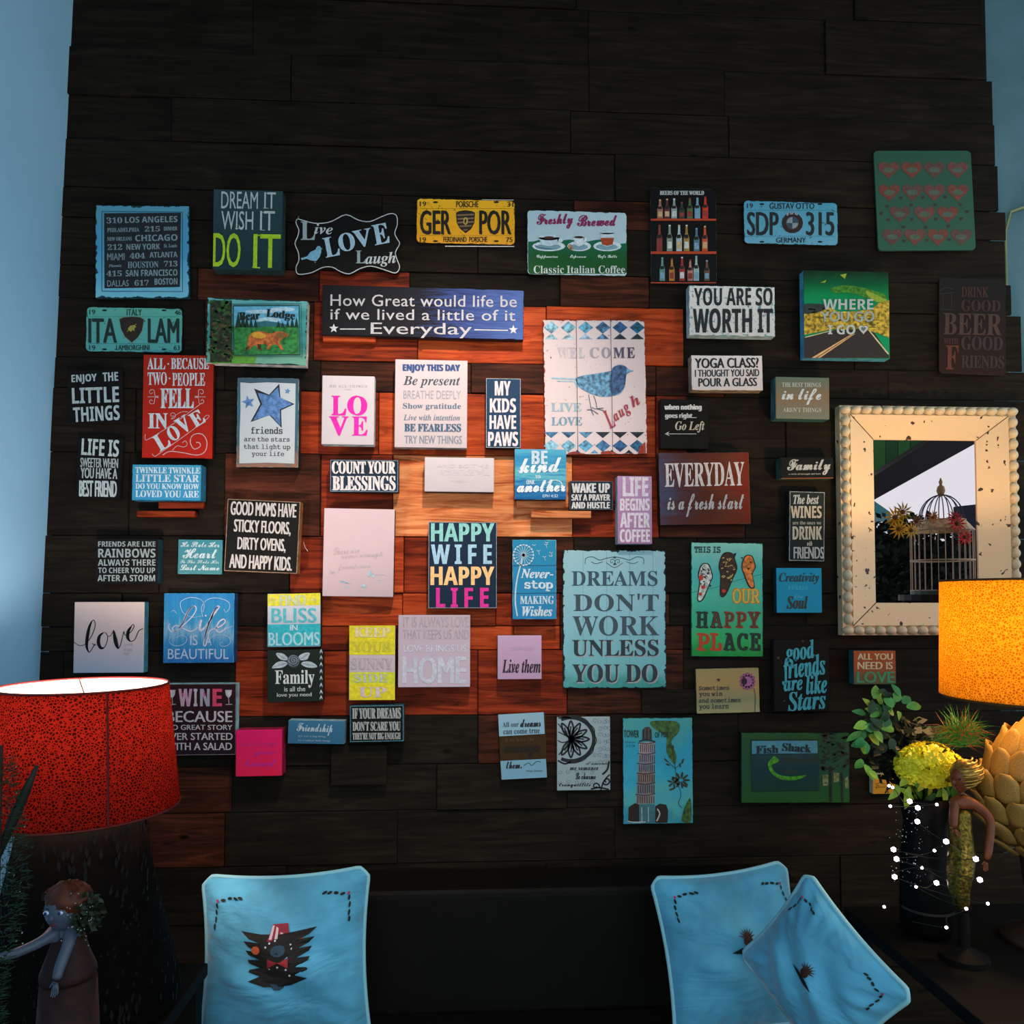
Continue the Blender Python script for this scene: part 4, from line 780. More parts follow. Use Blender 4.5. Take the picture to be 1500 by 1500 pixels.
# yoga
s = Sign('J', 'block_sign', 'white block sign reading yoga class, I thought you said', 'block sign', 315, 103, 836, 358, .05, -.6, face='dcd6d6', side='8c8070', chip='2c2c2c', edge=.0005, group=GB)
for t in (('YOGA CLASS?', 338, 122, 808, 195, 1.3), ('I THOUGHT YOU SAID', 340, 206, 812, 258, .7), ('POUR A GLASS', 365, 268, 795, 330, 1)): s.text(*t[:5], '1e1e22', 'sans', t[5])
# when nothing
s = Sign('J', 'block_sign', 'black block sign with arrow reading when nothing goes right', 'block sign', 88, 425, 438, 785, .045, 0, face='131210', side='181614', group=GB)
s.text('when nothing', 115, 462, 390, 512, 'ccccca', 'bold', 1.1); s.text('goes right...', 120, 526, 352, 572, 'b8bab8', 'bold', 1); s.text('Go Left', 195, 585, 412, 668, 'b4ac9c', 'ital', .3); s.art('arrow', 'bcbcb8', lines=[([(120, 678), (350, 678)], .8)], polys=[[(118, 678), (152, 660), (140, 678), (155, 694)]], z=2)
# in life
s = Sign('J', 'block_sign', 'small grey tan block sign with script reading the best things in life', 'block sign', 932, 262, 1325, 568, .055, .4, face=[(0, '5c6c60'), (.5, '7c6850'), (1, '6c7468')], contrast=.5, scale=7, side='34646c', group=GB)
s.text('THE BEST THINGS', 978, 302, 1262, 335, 'b0b8b4', 'serif', 0); s.text('in life', 975, 345, 1265, 465, 'bcc8cc', 'script', 1.2); s.text("AREN’T THINGS", 985, 485, 1265, 518, 'b0b4a8', 'serif', 0)
# family small
s = Sign('J', 'block_sign', 'small black block sign with flowing script family, beside the mirror', 'block sign', 972, 850, 1355, 1002, .055, -.6, face='151614', side='34504a', chip='3c4038', edge=.0006, group=GB)
s.text('Family', 1015, 862, 1335, 980, 'a4a8a8', 'script', 1.2, rot=-1); s.text('a circle of strength and love', 1025, 965, 1262, 980, '949894', 'sans', .3)
s.art('lamplit_edge', '9c5028', polys=[[(975, 1002), (1352, 998), (1352, 1003), (975, 1006)]], z=1)  # orange lamp glow on the underside, drawn as a coloured strip
# best wines
s = Sign('J', 'block_sign', 'narrow dark green sign with white frame reading the best wines', 'block sign', 1030, 1100, 1290, 1610, .04, 1.3, face='1f2825', side='1c201c', group=GB, chip='7c8480', edge=.0006)
s.border('a4acac', .6, .6)
s.text('The best', 1060, 1122, 1248, 1192, 'a8b0b0', 'ital', .4, rot=0); s.text('WINES', 1042, 1205, 1268, 1295, 'b0a894', 'bold', .6, rot=0); s.text('are the ones we', 1055, 1315, 1265, 1342, '9c9c8c', 'serif', 0, rot=0); s.text('DRINK', 1055, 1355, 1270, 1452, 'b0a894', 'bold', .8, rot=0); s.text('with', 1160, 1462, 1200, 1498, '9c9c8c', 'ital', .3, rot=0); s.text('FRIENDS', 1062, 1505, 1285, 1592, 'a0a4a0', 'sans', 1, rot=0)
# happy place
s = Sign('O', 'tin_sign', 'green tin sign with three patterned birds on a wire, happy place', 'tin sign', 165, 175, 688, 1008, .024, .5, face=[(0, '90d0bc'), (.25, '50b4ac'), (.45, '58bca0'), (.6, '44ac8c'), (.85, '3cac64'), (1, '248838')], chip='246c4c', edge=.0014, side='1c5c3c', contrast=.35, scale=9, group=GT, part='plate')
s.text('THIS IS', 185, 202, 378, 250, '202c28', 'mono', 1.1); s.art('wire', '24342c', lines=[([(165, 540), (350, 500), (520, 445), (688, 405)], .5)], z=2)
def bird(s, x, y, rx, ry, tail, col, spot, beak, tx):
    s.art('bird', '241c14', polys=[catmull([(x - rx * .3, y - ry), (x + rx * .5, y - ry * .95), (x + rx * .85, y - ry * .5), (x + rx * 1.05, y), (x + rx * .6, y + ry * .6), (tx + 22, tail), (tx - 22, tail), (x - rx * .8, y + ry * .4), (x - rx, y - ry * .1), (x - rx * .75, y - ry * .7)], 3, True), beak], z=3)
    s.art('bird', col, polys=[catmull([(x - rx * .25, y - ry * .93), (x + rx * .4, y - ry * .88), (x + rx * .72, y - ry * .45), (x + rx * .9, y), (x + rx * .5, y + ry * .55), (tx + 15, tail - 8), (tx - 15, tail - 8), (x - rx * .65, y + ry * .38), (x - rx * .86, y - ry * .1), (x - rx * .6, y - ry * .65)], 3, True)], z=4, vary=.4)
    s.art('bird_pattern', spot, discs=[(x + rb.uniform(-.6, .7) * rx, y + rb.uniform(-.7, .7) * ry, 9, 4, rb.uniform(-70, 70)) for _ in range(26)] , z=5)
bird(s, 265, 425, 54, 100, 595, 'c8c8bc', '24241c', [(225, 385), (212, 398), (228, 402)], 228); bird(s, 430, 365, 68, 120, 560, '3c2414', 'c8a45c', [(470, 255), (495, 250), (482, 285)], 395); bird(s, 582, 355, 52, 90, 500, 'd87834', 'a8641c', [(540, 280), (524, 282), (540, 298)], 607)
s.art('bird_spot', 'c83424', discs=[(250, 500, 14, 14), (230, 550, 12, 12), (402, 528, 16, 14), (235, 430, 16, 22)], z=6)
s.text('OUR', 462, 508, 668, 622, 'd8641c', 'mono', 2.4); s.text('OUR', 466, 512, 664, 618, 'd8b43c', 'mono', .8, z=3)
for ch, x0, x1, c in (('H', 198, 288, '20342c'), ('A', 300, 395, '2c3028'), ('P', 400, 480, '9c3424'), ('P', 488, 570, '9c3424'), ('Y', 575, 672, '7c3024')): s.text(ch, x0, 680, x1, 800, c, 'mono', 3); s.text(ch, x0 + 8, 688, x1 - 8, 792, '5c3c24', 'mono', .6, z=3) if c != '20342c' else None
for ch, x0, x1, c in (('P', 202, 300, 'b83c20'), ('L', 298, 388, 'b83c20'), ('A', 398, 490, '203028'), ('C', 498, 580, '203028'), ('E', 590, 672, '203028')): s.text(ch, x0, 838, x1, 965, c, 'mono', 3)
# sometimes you win
s = Sign('O', 'block_sign', 'tan block sign with purple flower reading sometimes you win', 'block sign', 200, 1095, 662, 1422, .03, -1, face=[(0, '9c8c60'), (.4, 'b08c58'), (.8, '8c8c64'), (1, 'a89c70')], contrast=.9, scale=8, side='3c4434', chip='5c6048', edge=.0006, group=GB)
for t in (('Sometimes', 218, 1220, 442, 1255), ('you win', 220, 1262, 392, 1308), ('and sometimes', 218, 1310, 525, 1345), ('you learn', 220, 1355, 438, 1402)): s.text(*t, '34343c', 'mono', .5)
s.art('flower_print', '945070', discs=[(575 + 36 * math.cos(R(a)), 1190 + 40 * math.sin(R(a)), 26, 16, a) for a in range(0, 360, 30)], z=2); s.art('flower_print', 'a4608c', discs=[(575, 1190, 36, 36)], z=3); s.art('flower_centre', '2c1c20', discs=[(552, 1190, 20, 26)], z=4); s.art('flower_stem', '34443c', lines=[([(620, 1240), (632, 1300), (628, 1420)], 1)], z=2)
s.art('heart', '3c3424', polys=[heart(363, 1180, 13)], z=2)
# creativity
s = Sign('O', 'block_sign', 'plain turquoise square sign reading creativity feeds the soul', 'block sign', 788, 360, 1120, 688, .04, 0, face='208cb0', side='1c3c44', group=GB, contrast=.1)
s.text('Creativity', 805, 395, 1100, 480, '243c3c', 'ital', .8); s.text('FEEDS', 875, 492, 1020, 518, '3ca0bc', 'sans', .4); s.text('the', 920, 550, 980, 580, '3ca0bc', 'script', .4); s.text('Soul', 860, 565, 1018, 660, '2c3430', 'ital', 1.2)
# good friends
s = Sign('T', 'block_sign', 'black sign with turquoise brush script, good friends are like stars', 'block sign', 395, 35, 830, 600, .035, 0, face='131210', side='1c1a16', group=GB, contrast=.1)
for t in (('good', 482, 50, 718, 235, -8), ('friends', 448, 165, 800, 375, -7), ('are', 470, 355, 622, 438, -5), ('like', 642, 312, 812, 462, -5), ('Stars', 500, 440, 802, 590, -4)): s.text(*t[:5], '3c9cac', 'ital', 1.0, rot=t[5])
s.art('star', '54402c', polys=[star(430, 180, 14), star(622, 50, 13), star(797, 212, 12), star(475, 518, 11)], z=2)
# all you need
s = Sign('T', 'block_sign', 'small orange block sign reading all you need is love', 'block sign', 1022, 125, 1352, 388, .045, 0, face=[(0, 'a05028'), (.5, '98502c'), (1, '4c5c3c')], axis='z', side='1c5c68', group=GB, contrast=.2)
s.text('ALL YOU', 1050, 145, 1328, 195, 'c8bc94', 'sans', 1); s.text('NEED IS', 1050, 212, 1328, 270, 'c8bc94', 'sans', 1); s.text('LOVE', 1045, 288, 1342, 375, '3c8c64', 'sans', 1.4)
# all our dreams
s = Sign('R', 'wooden_sign', 'small three plank sign of blue and brown boards, all our dreams', 'wooden sign', 132, 190, 418, 588, .03, -1.8, face='3c2c18', side='2c2418', group='boarded signs', part='board', contrast=.4)
bl = face_mat([(0, '8cb0c0'), (1, '78a4b8')], hx=.06, hz=.03, streak=(.5, 6), scale=20, contrast=.8, seed=4)
s.art('blue_board', bl, polys=[[(124, 195), (402, 180), (408, 312), (130, 328)], [(138, 478), (415, 465), (422, 578), (146, 592)]], z=2)
s.text('All our', 150, 240, 250, 270, '2c3440', 'serif', 0, z=4); s.text('dreams', 258, 222, 385, 270, '24242c', 'script', 1, z=4); s.text('can come true', 155, 280, 378, 312, '2c3440', 'serif', 0, z=4)
s.text('if we have the', 165, 335, 345, 360, '4c3c24', 'serif', 0, z=4); s.text('courage', 160, 385, 378, 455, '1c140c', 'script', 1.2, z=4); s.text('them.', 172, 480, 268, 525, '24242c', 'script', .8, z=4); s.text('Walt Disney', 295, 532, 395, 548, '44545c', 'sans', .1, z=4)
s.art('flourish', '2c343c', lines=[([(280, 505), (310, 490), (330, 505), (360, 480), (385, 485)], .9)], z=4)
# paisley
s = Sign('R', 'block_sign', 'white block with black lace flower and scroll pattern', 'block sign', 483, 208, 808, 657, .03, 0, face='98a8ac', side='20201e', group=GB, contrast=.2)
bk = '1c2022'
fl = [(lambda a: ([(568, 345), (568 + 60 * math.cos(R(a - 16)), 345 + 60 * math.sin(R(a - 16))), (568 + 112 * math.cos(R(a)), 345 + 112 * math.sin(R(a))), (568 + 60 * math.cos(R(a + 16)), 345 + 60 * math.sin(R(a + 16))), (568, 345)], 2.6))(a) for a in range(-120, 121, 30)]
fl += [([(568 + 35 * math.cos(R(a - 9)), 345 + 35 * math.sin(R(a - 9))), (568 + 80 * math.cos(R(a)), 345 + 80 * math.sin(R(a)))], 2) for a in range(-120, 121, 30)]
fl += [([(490, 300), (530, 320), (568, 345), (520, 365), (488, 352)], 1.4), ([(490, 250), (530, 300), (568, 345)], 1.4), ([(492, 440), (530, 400), (568, 345)], 1.4)]
s.art('lace_flower', bk, lines=fl + [([(568 + 140 * math.cos(R(a)), 345 + 132 * math.sin(R(a))) for a in range(-115, 116, 10)], 5), ([(568 + 152 * math.cos(R(a)) * (1 + .03 * math.sin(a)), 345 + 146 * math.sin(R(a))) for a in range(-95, 100, 8)], 1.4), ([(488, 475), (530, 495), (568, 482)], 2.4), ([(490, 215), (540, 212), (568, 215)], 2)], discs=[(568, 345, 18, 18)], z=2)
s.art('scroll_print', '4c5c64', lines=[(spiral(x, y, 2, 16, rb.uniform(0, 360), 1.1, 10), .5) for x in (715, 745, 775, 795) for y in range(235, 490, 42) if (x - 568) ** 2 + (y - 345) ** 2 > 165 ** 2] + [(spiral(x, y, 2, 15, rb.uniform(0, 360), 1.1, 10), .5) for x in range(505, 740, 48) for y in (545, 610)], z=1)
s.text('me romance', 560, 515, 735, 535, '2c3438', 'script', .3); s.text('Le charme', 595, 550, 720, 590, bk, 'script', .5); s.text('tranquillite', 495, 612, 690, 642, bk, 'script', .4); s.text('d’amour', 660, 482, 790, 500, '2c3438', 'script', .2)
s.art('corner_scroll', bk, lines=[(spiral(785, 600, 5, 26, 90, 1.2), 2.4), (spiral(720, 632, 4, 24, 0, 1.1), 2), ([(760, 560), (790, 530), (800, 480)], 3), ([(690, 650), (740, 640), (800, 652)], 2.4), ([(750, 655), (770, 600), (805, 560)], 2)], z=2)
# tower
s = Sign('R', 'canvas_print', 'turquoise canvas print of a leaning round tower with olive branches', 'canvas print', 887, 215, 1312, 860, .03, 0, face=[(0, '4c9c9c'), (.3, '3498b4'), (.6, '3ca4bc'), (.8, '54a8a8'), (1, '348ca0')], chip='1c3c3c', edge=.001, scale=12, contrast=1.0, side='20302c', group=GC, part='canvas')
s.art('leaf_patch', '3c5c2c', polys=[catmull([(1050, 240), (1120, 232), (1220, 240), (1228, 300), (1180, 360), (1212, 440), (1200, 500), (1150, 420), (1150, 330), (1080, 285)], 3, True), catmull([(1245, 845), (1258, 770), (1282, 720), (1300, 712), (1302, 845)], 3, True)], z=1, vary=.5)
lean = lambda y: (y - 300) * -.03
tw = []
for k, (y0, y1) in enumerate(((365, 430), (430, 490), (490, 550), (550, 612), (612, 680), (680, 742))):
    c0 = 1034 + lean(y0); hw = 48 + k * 1.6
    s.art('tower_storey', ['9c8c90', '848088', '74787c', '846c64', '747074', '847874'][k], polys=[[(c0 - hw, y0), (c0 + hw, y0 - 4), (c0 + hw, y1 - 4), (c0 - hw, y1)]], z=2)
    tw += [([(c0 - hw - 5, y0 + 2), (c0, y0 + 8), (c0 + hw + 5, y0 - 3)], 1.2)] + [([(c0 - hw + 10 + i * (hw / 4), y0 + 12), (c0 - hw + 10 + i * (hw / 4), y1 - 6)], 1.1) for i in range(8)]
s.art('tower_column', '2c2424', lines=tw, z=3); s.art('tower_top', '4c4444', polys=[[(1003, 292), (1018, 272), (1045, 268), (1062, 288), (1064, 350), (1003, 352)]], z=3); s.art('tower_top', '1c2020', lines=[([(1012, 285), (1010, 345)], 1.6), ([(1032, 275), (1032, 345)], 1.6), ([(1052, 285), (1054, 345)], 1.6), ([(985, 358), (1030, 350), (1082, 360)], 1.8)], z=4)
s.art('tower_base', '3c6c74', polys=[[(985, 742), (1080, 742), (1080, 855), (985, 855)]], z=2); s.art('cypress', '2c1c18', polys=[[(920, 760), (960, 735), (985, 745), (985, 855), (918, 850)], [(1082, 755), (1110, 738), (1150, 745), (1162, 780), (1158, 855), (1082, 855)]], z=3)
s.art('wall_print', 'b4b8b0', lines=[([(915, 845), (950, 852), (1025, 850)], 1.6), ([(1095, 770), (1110, 800), (1092, 845)], 2), ([(1000, 760), (1002, 850)], 1), ([(1040, 760), (1042, 850)], 1)], z=4)
s.text('TOWER', 890, 290, 985, 335, '20342c', 'sans', .5, z=3, rot=1); s.text('OF PISA', 1080, 300, 1165, 335, '20342c', 'sans', .5, z=3, rot=-3); s.text('ITALIA', 900, 358, 962, 368, '24444c', 'serif', 0, z=3); s.text('1173', 905, 380, 958, 392, '24444c', 'serif', 0, z=3)
s.art('branch', '34341c', lines=[([(1165, 360), (1190, 430), (1205, 520), (1215, 600), (1240, 680), (1225, 735), (1245, 765)], .9), ([(1140, 460), (1170, 490), (1205, 525)], .8), ([(1205, 525), (1245, 490), (1255, 465)], .8), ([(1215, 600), (1180, 590)], .8)], z=3)
s.art('leaf_print', '3c3418', discs=[(1240 + 34 * math.cos(R(a)), 595 + 30 * math.sin(R(a)), 22, 7, a) for a in range(0, 360, 40)] + [(1195 + 24 * math.cos(R(a)), 610 + 22 * math.sin(R(a)), 16, 6, a) for a in range(20, 380, 60)] + [(1150, 475, 16, 5, 40), (1160, 500, 14, 5, 20), (1250, 480, 6, 18, 20), (1235, 505, 5, 14, -10), (1190, 400, 8, 20, 0), (1185, 650, 18, 6, -20), (1265, 630, 18, 6, 30)], z=4)
# fish shack
s = Sign('T', 'canvas_print', 'dark green canvas print of a leaping fish, fish shack', 'canvas print', 140, 768, 990, 1318, .03, .6, face=[(0, '2c5430'), (.5, '28503c'), (1, '245424')], chip='1c2c20', edge=.0016, streak=(.4, 3), contrast=.9, scale=10, side='182418', group=GC, part='canvas')
s.art('sky', '4c8ca0', polys=[[(222, 832), (735, 830), (738, 930), (222, 940)]], z=2); s.art('lake', face_mat([(0, '2c4444'), (.5, '1c3c44'), (1, '1c3c34')], hx=.09, hz=.05, streak=(.4, 6), scale=14, contrast=1.2), polys=[[(222, 935), (738, 928), (745, 1218), (224, 1225)]], z=2)
s.art('border', '14241c', lines=[([(214, 825), (742, 822), (752, 1222), (218, 1230), (214, 825)], 1, 'k')], z=5)
s.art('fish', '3c8c1c', polys=[catmull([(370, 975), (400, 952), (435, 985), (410, 1005), (380, 1020), (390, 1060), (430, 1095), (500, 1110), (580, 1108), (650, 1100), (600, 1130), (520, 1142), (440, 1130), (380, 1090), (350, 1040), (352, 1000)], 3, True)], z=4, vary=.5)
s.art('hill', '24302c', polys=[[(400, 990), (520, 960), (640, 975), (735, 960), (735, 1000), (400, 1005)], [(420, 1060), (520, 1050), (600, 1080), (500, 1090)]], z=3)
s.text('Fish', 252, 868, 432, 930, '1c2c2c', 'serif', 1.2, rot=-2, z=5); s.text('Shack', 458, 855, 690, 918, '1c2c2c', 'serif', 1.2, rot=4, z=5)
s.art('tree_print', '1a1e18', polys=[[(828, 1030), (848, 1030), (852, 1312), (832, 1312)], [(920, 1080), (935, 1080), (940, 1310), (925, 1310)]], discs=[(rb.uniform(760, 975), rb.uniform(775, 1060), rb.uniform(12, 34), rb.uniform(6, 14), rb.uniform(-40, 40)) for _ in range(40)], z=4)
s.art('leaf_print', '2c3c34', discs=[(rb.uniform(765, 970), rb.uniform(785, 1060), rb.uniform(6, 16), rb.uniform(3, 8), rb.uniform(-60, 60)) for _ in range(40)], z=5); s.art('log_print', '6c7c4c', polys=[[(775, 1100), (820, 1095), (822, 1180), (780, 1185)], [(950, 1130), (975, 1110), (982, 1200), (955, 1205)], [(862, 1080), (905, 1085), (905, 1150), (865, 1160)]], z=3, vary=.5)
# small orange sign behind the flowers
s = Sign('X', 'block_sign', 'small orange sign half hidden behind the yellow hydrangea', 'block sign', 208, 318, 350, 442, .035, 0, face='c8902c', side='c8ccb0', group=GB)
s.art('line_print', '3c2c14', lines=[([(225, 380), (255, 372), (285, 380)], .8), ([(225, 400), (290, 398)], .8), ([(228, 410), (235, 385), (250, 395)], .8), ([(300, 330), (302, 440)], 1.2)], z=2)
# ------------------------------------------------------------------ mirror with a beaded frame
MT = .012
m_out = (W(1231, 593, .05), W(1497, 930, .05)); m_in = (W(1281, 643, .03), W(1437, 883, .03))
xo0, xo1, zo1, zo0 = m_out[0].x, m_out[1].x, m_out[0].z, m_out[1].z
xi0, xi1, zi1, zi0 = m_in[0].x, m_in[1].x, m_in[0].z, m_in[1].z
mroot = thing('wall_mirror', 'mirror in cream distressed frame edged with large beads', 'mirror', (xo0, 0, zo0), None)
cream = face_mat([(0, 'dcc4a8'), (1, 'd0b89c')], contrast=.3, axis='n', scale=14)
def chipped(col, chip, sc, thr):
    m = mat(col, .45).copy(); n, l, b = nodes(m)
    tc = n.new('ShaderNodeTexCoord'); nz = n.new('ShaderNodeTexNoise'); nz.inputs['Scale'].default_value = sc; nz.inputs['Detail'].default_value = 3
    oi = n.new('ShaderNodeObjectInfo'); ad = n.new('ShaderNodeVectorMath'); ad.operation = 'ADD'
    l.new(tc.outputs['Object'], ad.inputs[0]); l.new(oi.outputs['Random'], ad.inputs[1]); l.new(ad.outputs[0], nz.inputs['Vector'])
    g = n.new('ShaderNodeMath'); g.operation = 'GREATER_THAN'; g.inputs[1].default_value = thr; l.new(nz.outputs['Fac'], g.inputs[0])
    mx = n.new('ShaderNodeMix'); mx.data_type = 'RGBA'; l.new(g.outputs[0], mx.inputs['Factor']); mx.inputs['A'].default_value = (*lin(col), 1); mx.inputs['B'].default_value = (*lin(chip), 1)
    l.new(mx.outputs['Result'], b.inputs['Base Color'])
    return m
cream = chipped('d8bc94', '3c2418', 42, .665)
beadm = chipped('d4c4a4', '2c1c14', 60, .60)
L3 = Vector((xo0, 0, zo0))
bw = .030
corn_o = [(xo0, zo0), (xo1, zo0), (xo1, zo1), (xo0, zo1)]
corn_m = [(xo0 + bw, zo0 + bw), (xo1 - bw, zo0 + bw), (xo1 - bw, zo1 - bw), (xo0 + bw, zo1 - bw)]
corn_i = [(xi0, zi0), (xi1, zi0), (xi1, zi1), (xi0, zi1)]
for k in range(4):
    j = (k + 1) % 4
    prof = [(corn_o, -BACK), (corn_o, -.044), (corn_m, -.044), (corn_m, -.052), (corn_i, -.022), (corn_i, -BACK)]
    V = [Vector((c[q][0], y, c[q][1])) - L3 for q in (k, j) for c, y in prof]
    n_ = len(prof)
    if k % 2: # a hair's gap at the mitres
        pass
    F_ = [(i, (i + 1) % n_, n_ + (i + 1) % n_, n_ + i) for i in range(n_)] + [tuple(range(n_))[::-1], tuple(range(n_, 2 * n_))]
    o = pyobj('frame_rail', V, F_, cream, mroot)
mit = []
for q in range(4):
    a = Vector((corn_m[q][0], -.0528, corn_m[q][1])); b = Vector((corn_i[q][0], -.0228, corn_i[q][1]))
    v, f = tube([a - L3, b - L3], .0012, 4)
    pyobj('mitre_joint', v, f, mat('2c1c14', .8), mroot)
bmb = bmesh.new(); bmesh.ops.create_uvsphere(bmb, u_segments=14, v_segments=8, radius=1); beadme = bpy.data.meshes.new('bead'); bmb.to_mesh(beadme); bmb.free()
beadme.materials.append(beadm); beadme.polygons.foreach_set('use_smooth', [True] * len(beadme.polygons))
def bead(x, z, rx, rz):
    o = bpy.data.objects.new('bead', beadme); COL.objects.link(o); o.parent = mroot; o.location = Vector((x, -.046, z)) - L3; o.scale = (rx * .97, .021, rz * .97)
hb = bw / 2
nx = 17; nz_ = 21
for i in range(nx):
    x = xo0 + hb + (xo1 - xo0 - bw) * i / (nx - 1)
    for z in (zo0 + hb, zo1 - hb): bead(x, z, (xo1 - xo0 - bw) / (nx - 1) * .52, hb * .98)
for i in range(1, nz_ - 1):
    z = zo0 + hb + (zo1 - zo0 - bw) * i / (nz_ - 1)
    for x in (xo0 + hb, xo1 - hb): bead(x, z, hb * .98, (zo1 - zo0 - bw) / (nz_ - 1) * .52)
gl = mat('dcc8c8', .0, metal=1.0, spec=.5)
box('mirror_glass', xi0 - .004 - xo0, xi1 + .004 - xo0, -.018, -.014, zi0 - .004 - zo0, zi1 + .004 - zo0, gl, mroot)
YM = .018
def refl(px, py, D):
    """where a thing must stand in the patio so that the mirror shows it; D metres behind the glass"""
    v = CM @ Vector(((px - 750) / F, -(py - 836) / F, -1))
    p = CAMLOC + v * ((D - CAMLOC.y) / v.y)
    return Vector((p.x, -2 * YM - D, p.z))
# ------------------------------------------------------------------ the patio that the mirror shows
def slab(name, pts, D, th, m, label=None, cat=None, group=None):
    P_ = [refl(x, y, D) for x, y in pts]
    c = sum(P_, Vector()) / len(P_)
    V = [p - c for p in P_] + [p - c - Vector((0, th, 0)) for p in P_]; n_ = len(P_)
    o = pyobj(name, V, [tuple(range(n_)), tuple(range(n_, 2 * n_))[::-1]] + [(i, n_ + i, n_ + (i + 1) % n_, (i + 1) % n_) for i in range(n_)], m)
    o.location = c
    if label: tag(o, label, cat, group)
    return o
slab('roof_beam', [(1270, 738), (1450, 638), (1450, 590), (1270, 704)], 2.6, .18, mat('120f12', .7), 'dark sloping roof beam seen in the mirror', 'beam')
canopy = thing('patio_canopy', 'ribbed green canopy seen in the mirror above the beam', 'canopy', refl(1320, 660, 3.0))
for k in range(9):
    x = 1262 + k * 18
    P_ = [refl(px_, py_, 3.0) for px_, py_ in ((x, 560), (x + 17, 560), (x + 17, 720 - k * 9), (x, 728 - k * 9))]
    V = [p - canopy.location for p in P_] + [p - canopy.location - Vector((0, .03, 0)) for p in P_]
    pyobj('canopy_panel', V, [(0, 1, 2, 3), (7, 6, 5, 4), (0, 4, 5, 1), (1, 5, 6, 2), (2, 6, 7, 3), (3, 7, 4, 0)], mat('2c7034' if k % 2 else '1c5428', .5), canopy)
slab('awning', [(1278, 732), (1304, 750), (1306, 762), (1278, 750)], 3.4, .5, mat('4ca4b0', .6), 'small teal awning seen in the mirror', 'awning')
rp = random.Random(5)
def bushmesh(name, c, r, n, size, m, parent=None, flat=1.0):
    V = []; Fs = []
    for _ in range(n):
        d = Vector((rp.gauss(0, 1), rp.gauss(0, 1), rp.gauss(0, 1))).normalized() * (rp.random() ** .4)
        p = Vector((d.x * r[0], d.y * r[1], d.z * r[2]))
        a = Vector((rp.gauss(0, 1), rp.gauss(0, 1), rp.gauss(0, 1))).normalized(); b = a.orthogonal().normalized()
        b0 = len(V); s_ = size * rp.uniform(.6, 1.3)
        V += [p, p + a * s_ * .5 + b * s_ * .28, p + a * s_, p + a * s_ * .5 - b * s_ * .28]; Fs.append((b0, b0 + 1, b0 + 2, b0 + 3))
    o = pyobj(name, V, Fs, m, parent); o.location = c
    return o
hd = mat('14241c', .7, vary=.5, scale=20)
hedge = bushmesh('hedge', refl(1335, 840, 2.95), (.62, .15, .42), 2600, .07, hd); hedge['kind'] = 'stuff'; tag(hedge, 'dark hedge behind the birdcage, seen in the mirror', 'hedge')
slab('patio_fence', [(1255, 772), (1340, 790), (1330, 900), (1255, 900)], 3.5, .03, mat('101c18', .8), 'dark fence seen low in the mirror', 'fence')
slab('patio_screen', [(1400, 742), (1437, 738), (1437, 900), (1330, 900), (1330, 800), (1400, 790)], 3.4, .03, mat('121a2a', .8), 'dark blue patio screen behind the birdcage', 'screen')
# birdcage
cg = refl(1381, 865, 1.35); CR = .142; CH = .30
cage = thing('birdcage', 'domed cream wire birdcage with flowers on its shoulder, seen in mirror', 'birdcage', cg)
iron = mat('c8b49c', .5); iron2 = mat('5c7464', .5)
for k in range(28):
    a = 2 * math.pi * k / 28
    pts = [(CR * math.cos(a), CR * math.sin(a), 0), (CR * math.cos(a), CR * math.sin(a), CH)]
    v, f = tube(pts, .0014, 4); pyobj('cage_bar', v, f, iron, cage)
    if k % 2 == 0:
        pts = [(CR * .72 * math.cos(b) * math.cos(a), CR * .72 * math.cos(b) * math.sin(a), CH + .05 + .13 * math.sin(b)) for b in np.linspace(0, math.pi / 2, 8)]
        v, f = tube(pts, .0025, 4); pyobj('dome_wire', v, f, mat('2c2c4c', .5), cage)
for z in (0.0, .15, CH, CH + .05):
    rr_ = CR if z <= CH else CR * .74
    v, f = tube([(rr_ * math.cos(a), rr_ * math.sin(a), z) for a in np.linspace(0, 2 * math.pi, 28)[:-1]], .004, 5, True); pyobj('cage_ring', v, f, iron, cage)
v, f = lathe([(CR, .296), (CR * 1.0, .304), (CR * .74, .35), (CR * .72, .35), (CR * .95, .296)], 22, False); pyobj('shoulder_band', v, f, mat('d0b88c', .6, vary=.4, scale=60), cage)
v, f = lathe([(.002, .47), (.012, .475), (.02, .50), (.016, .52), (.006, .53), (.009, .545), (.002, .565)], 12); pyobj('finial', v, f, mat('b09870', .6), cage, True)
v, f = lathe([(CR * 1.02, -.02), (CR * 1.02, .004), (.001, .006)], 22); pyobj('cage_base', v, f, iron2, cage)
def daisy(x, y, D, r, col, label):
    c = refl(x, y, D); t_ = thing('flower', label, 'flower', c, 'flowers on the birdcage')
    for k in range(12):
        a = 2 * math.pi * k / 12; V = [(0, 0, 0), (r * .5 * math.cos(a - .2), 0.006, r * .5 * math.sin(a - .2)), (r * math.cos(a), .0, r * math.sin(a)), (r * .5 * math.cos(a + .2), .006, r * .5 * math.sin(a + .2))]
        pyobj('petal', V, [(0, 1, 2, 3)], mat(col, .6), t_)
    v, f = lathe([(r * .22, -.004), (r * .2, .006), (.001, .01)], 8); o = pyobj('flower_centre', v, f, mat('6c4414', .7), t_); o.rotation_euler = (-math.pi / 2, 0, 0)
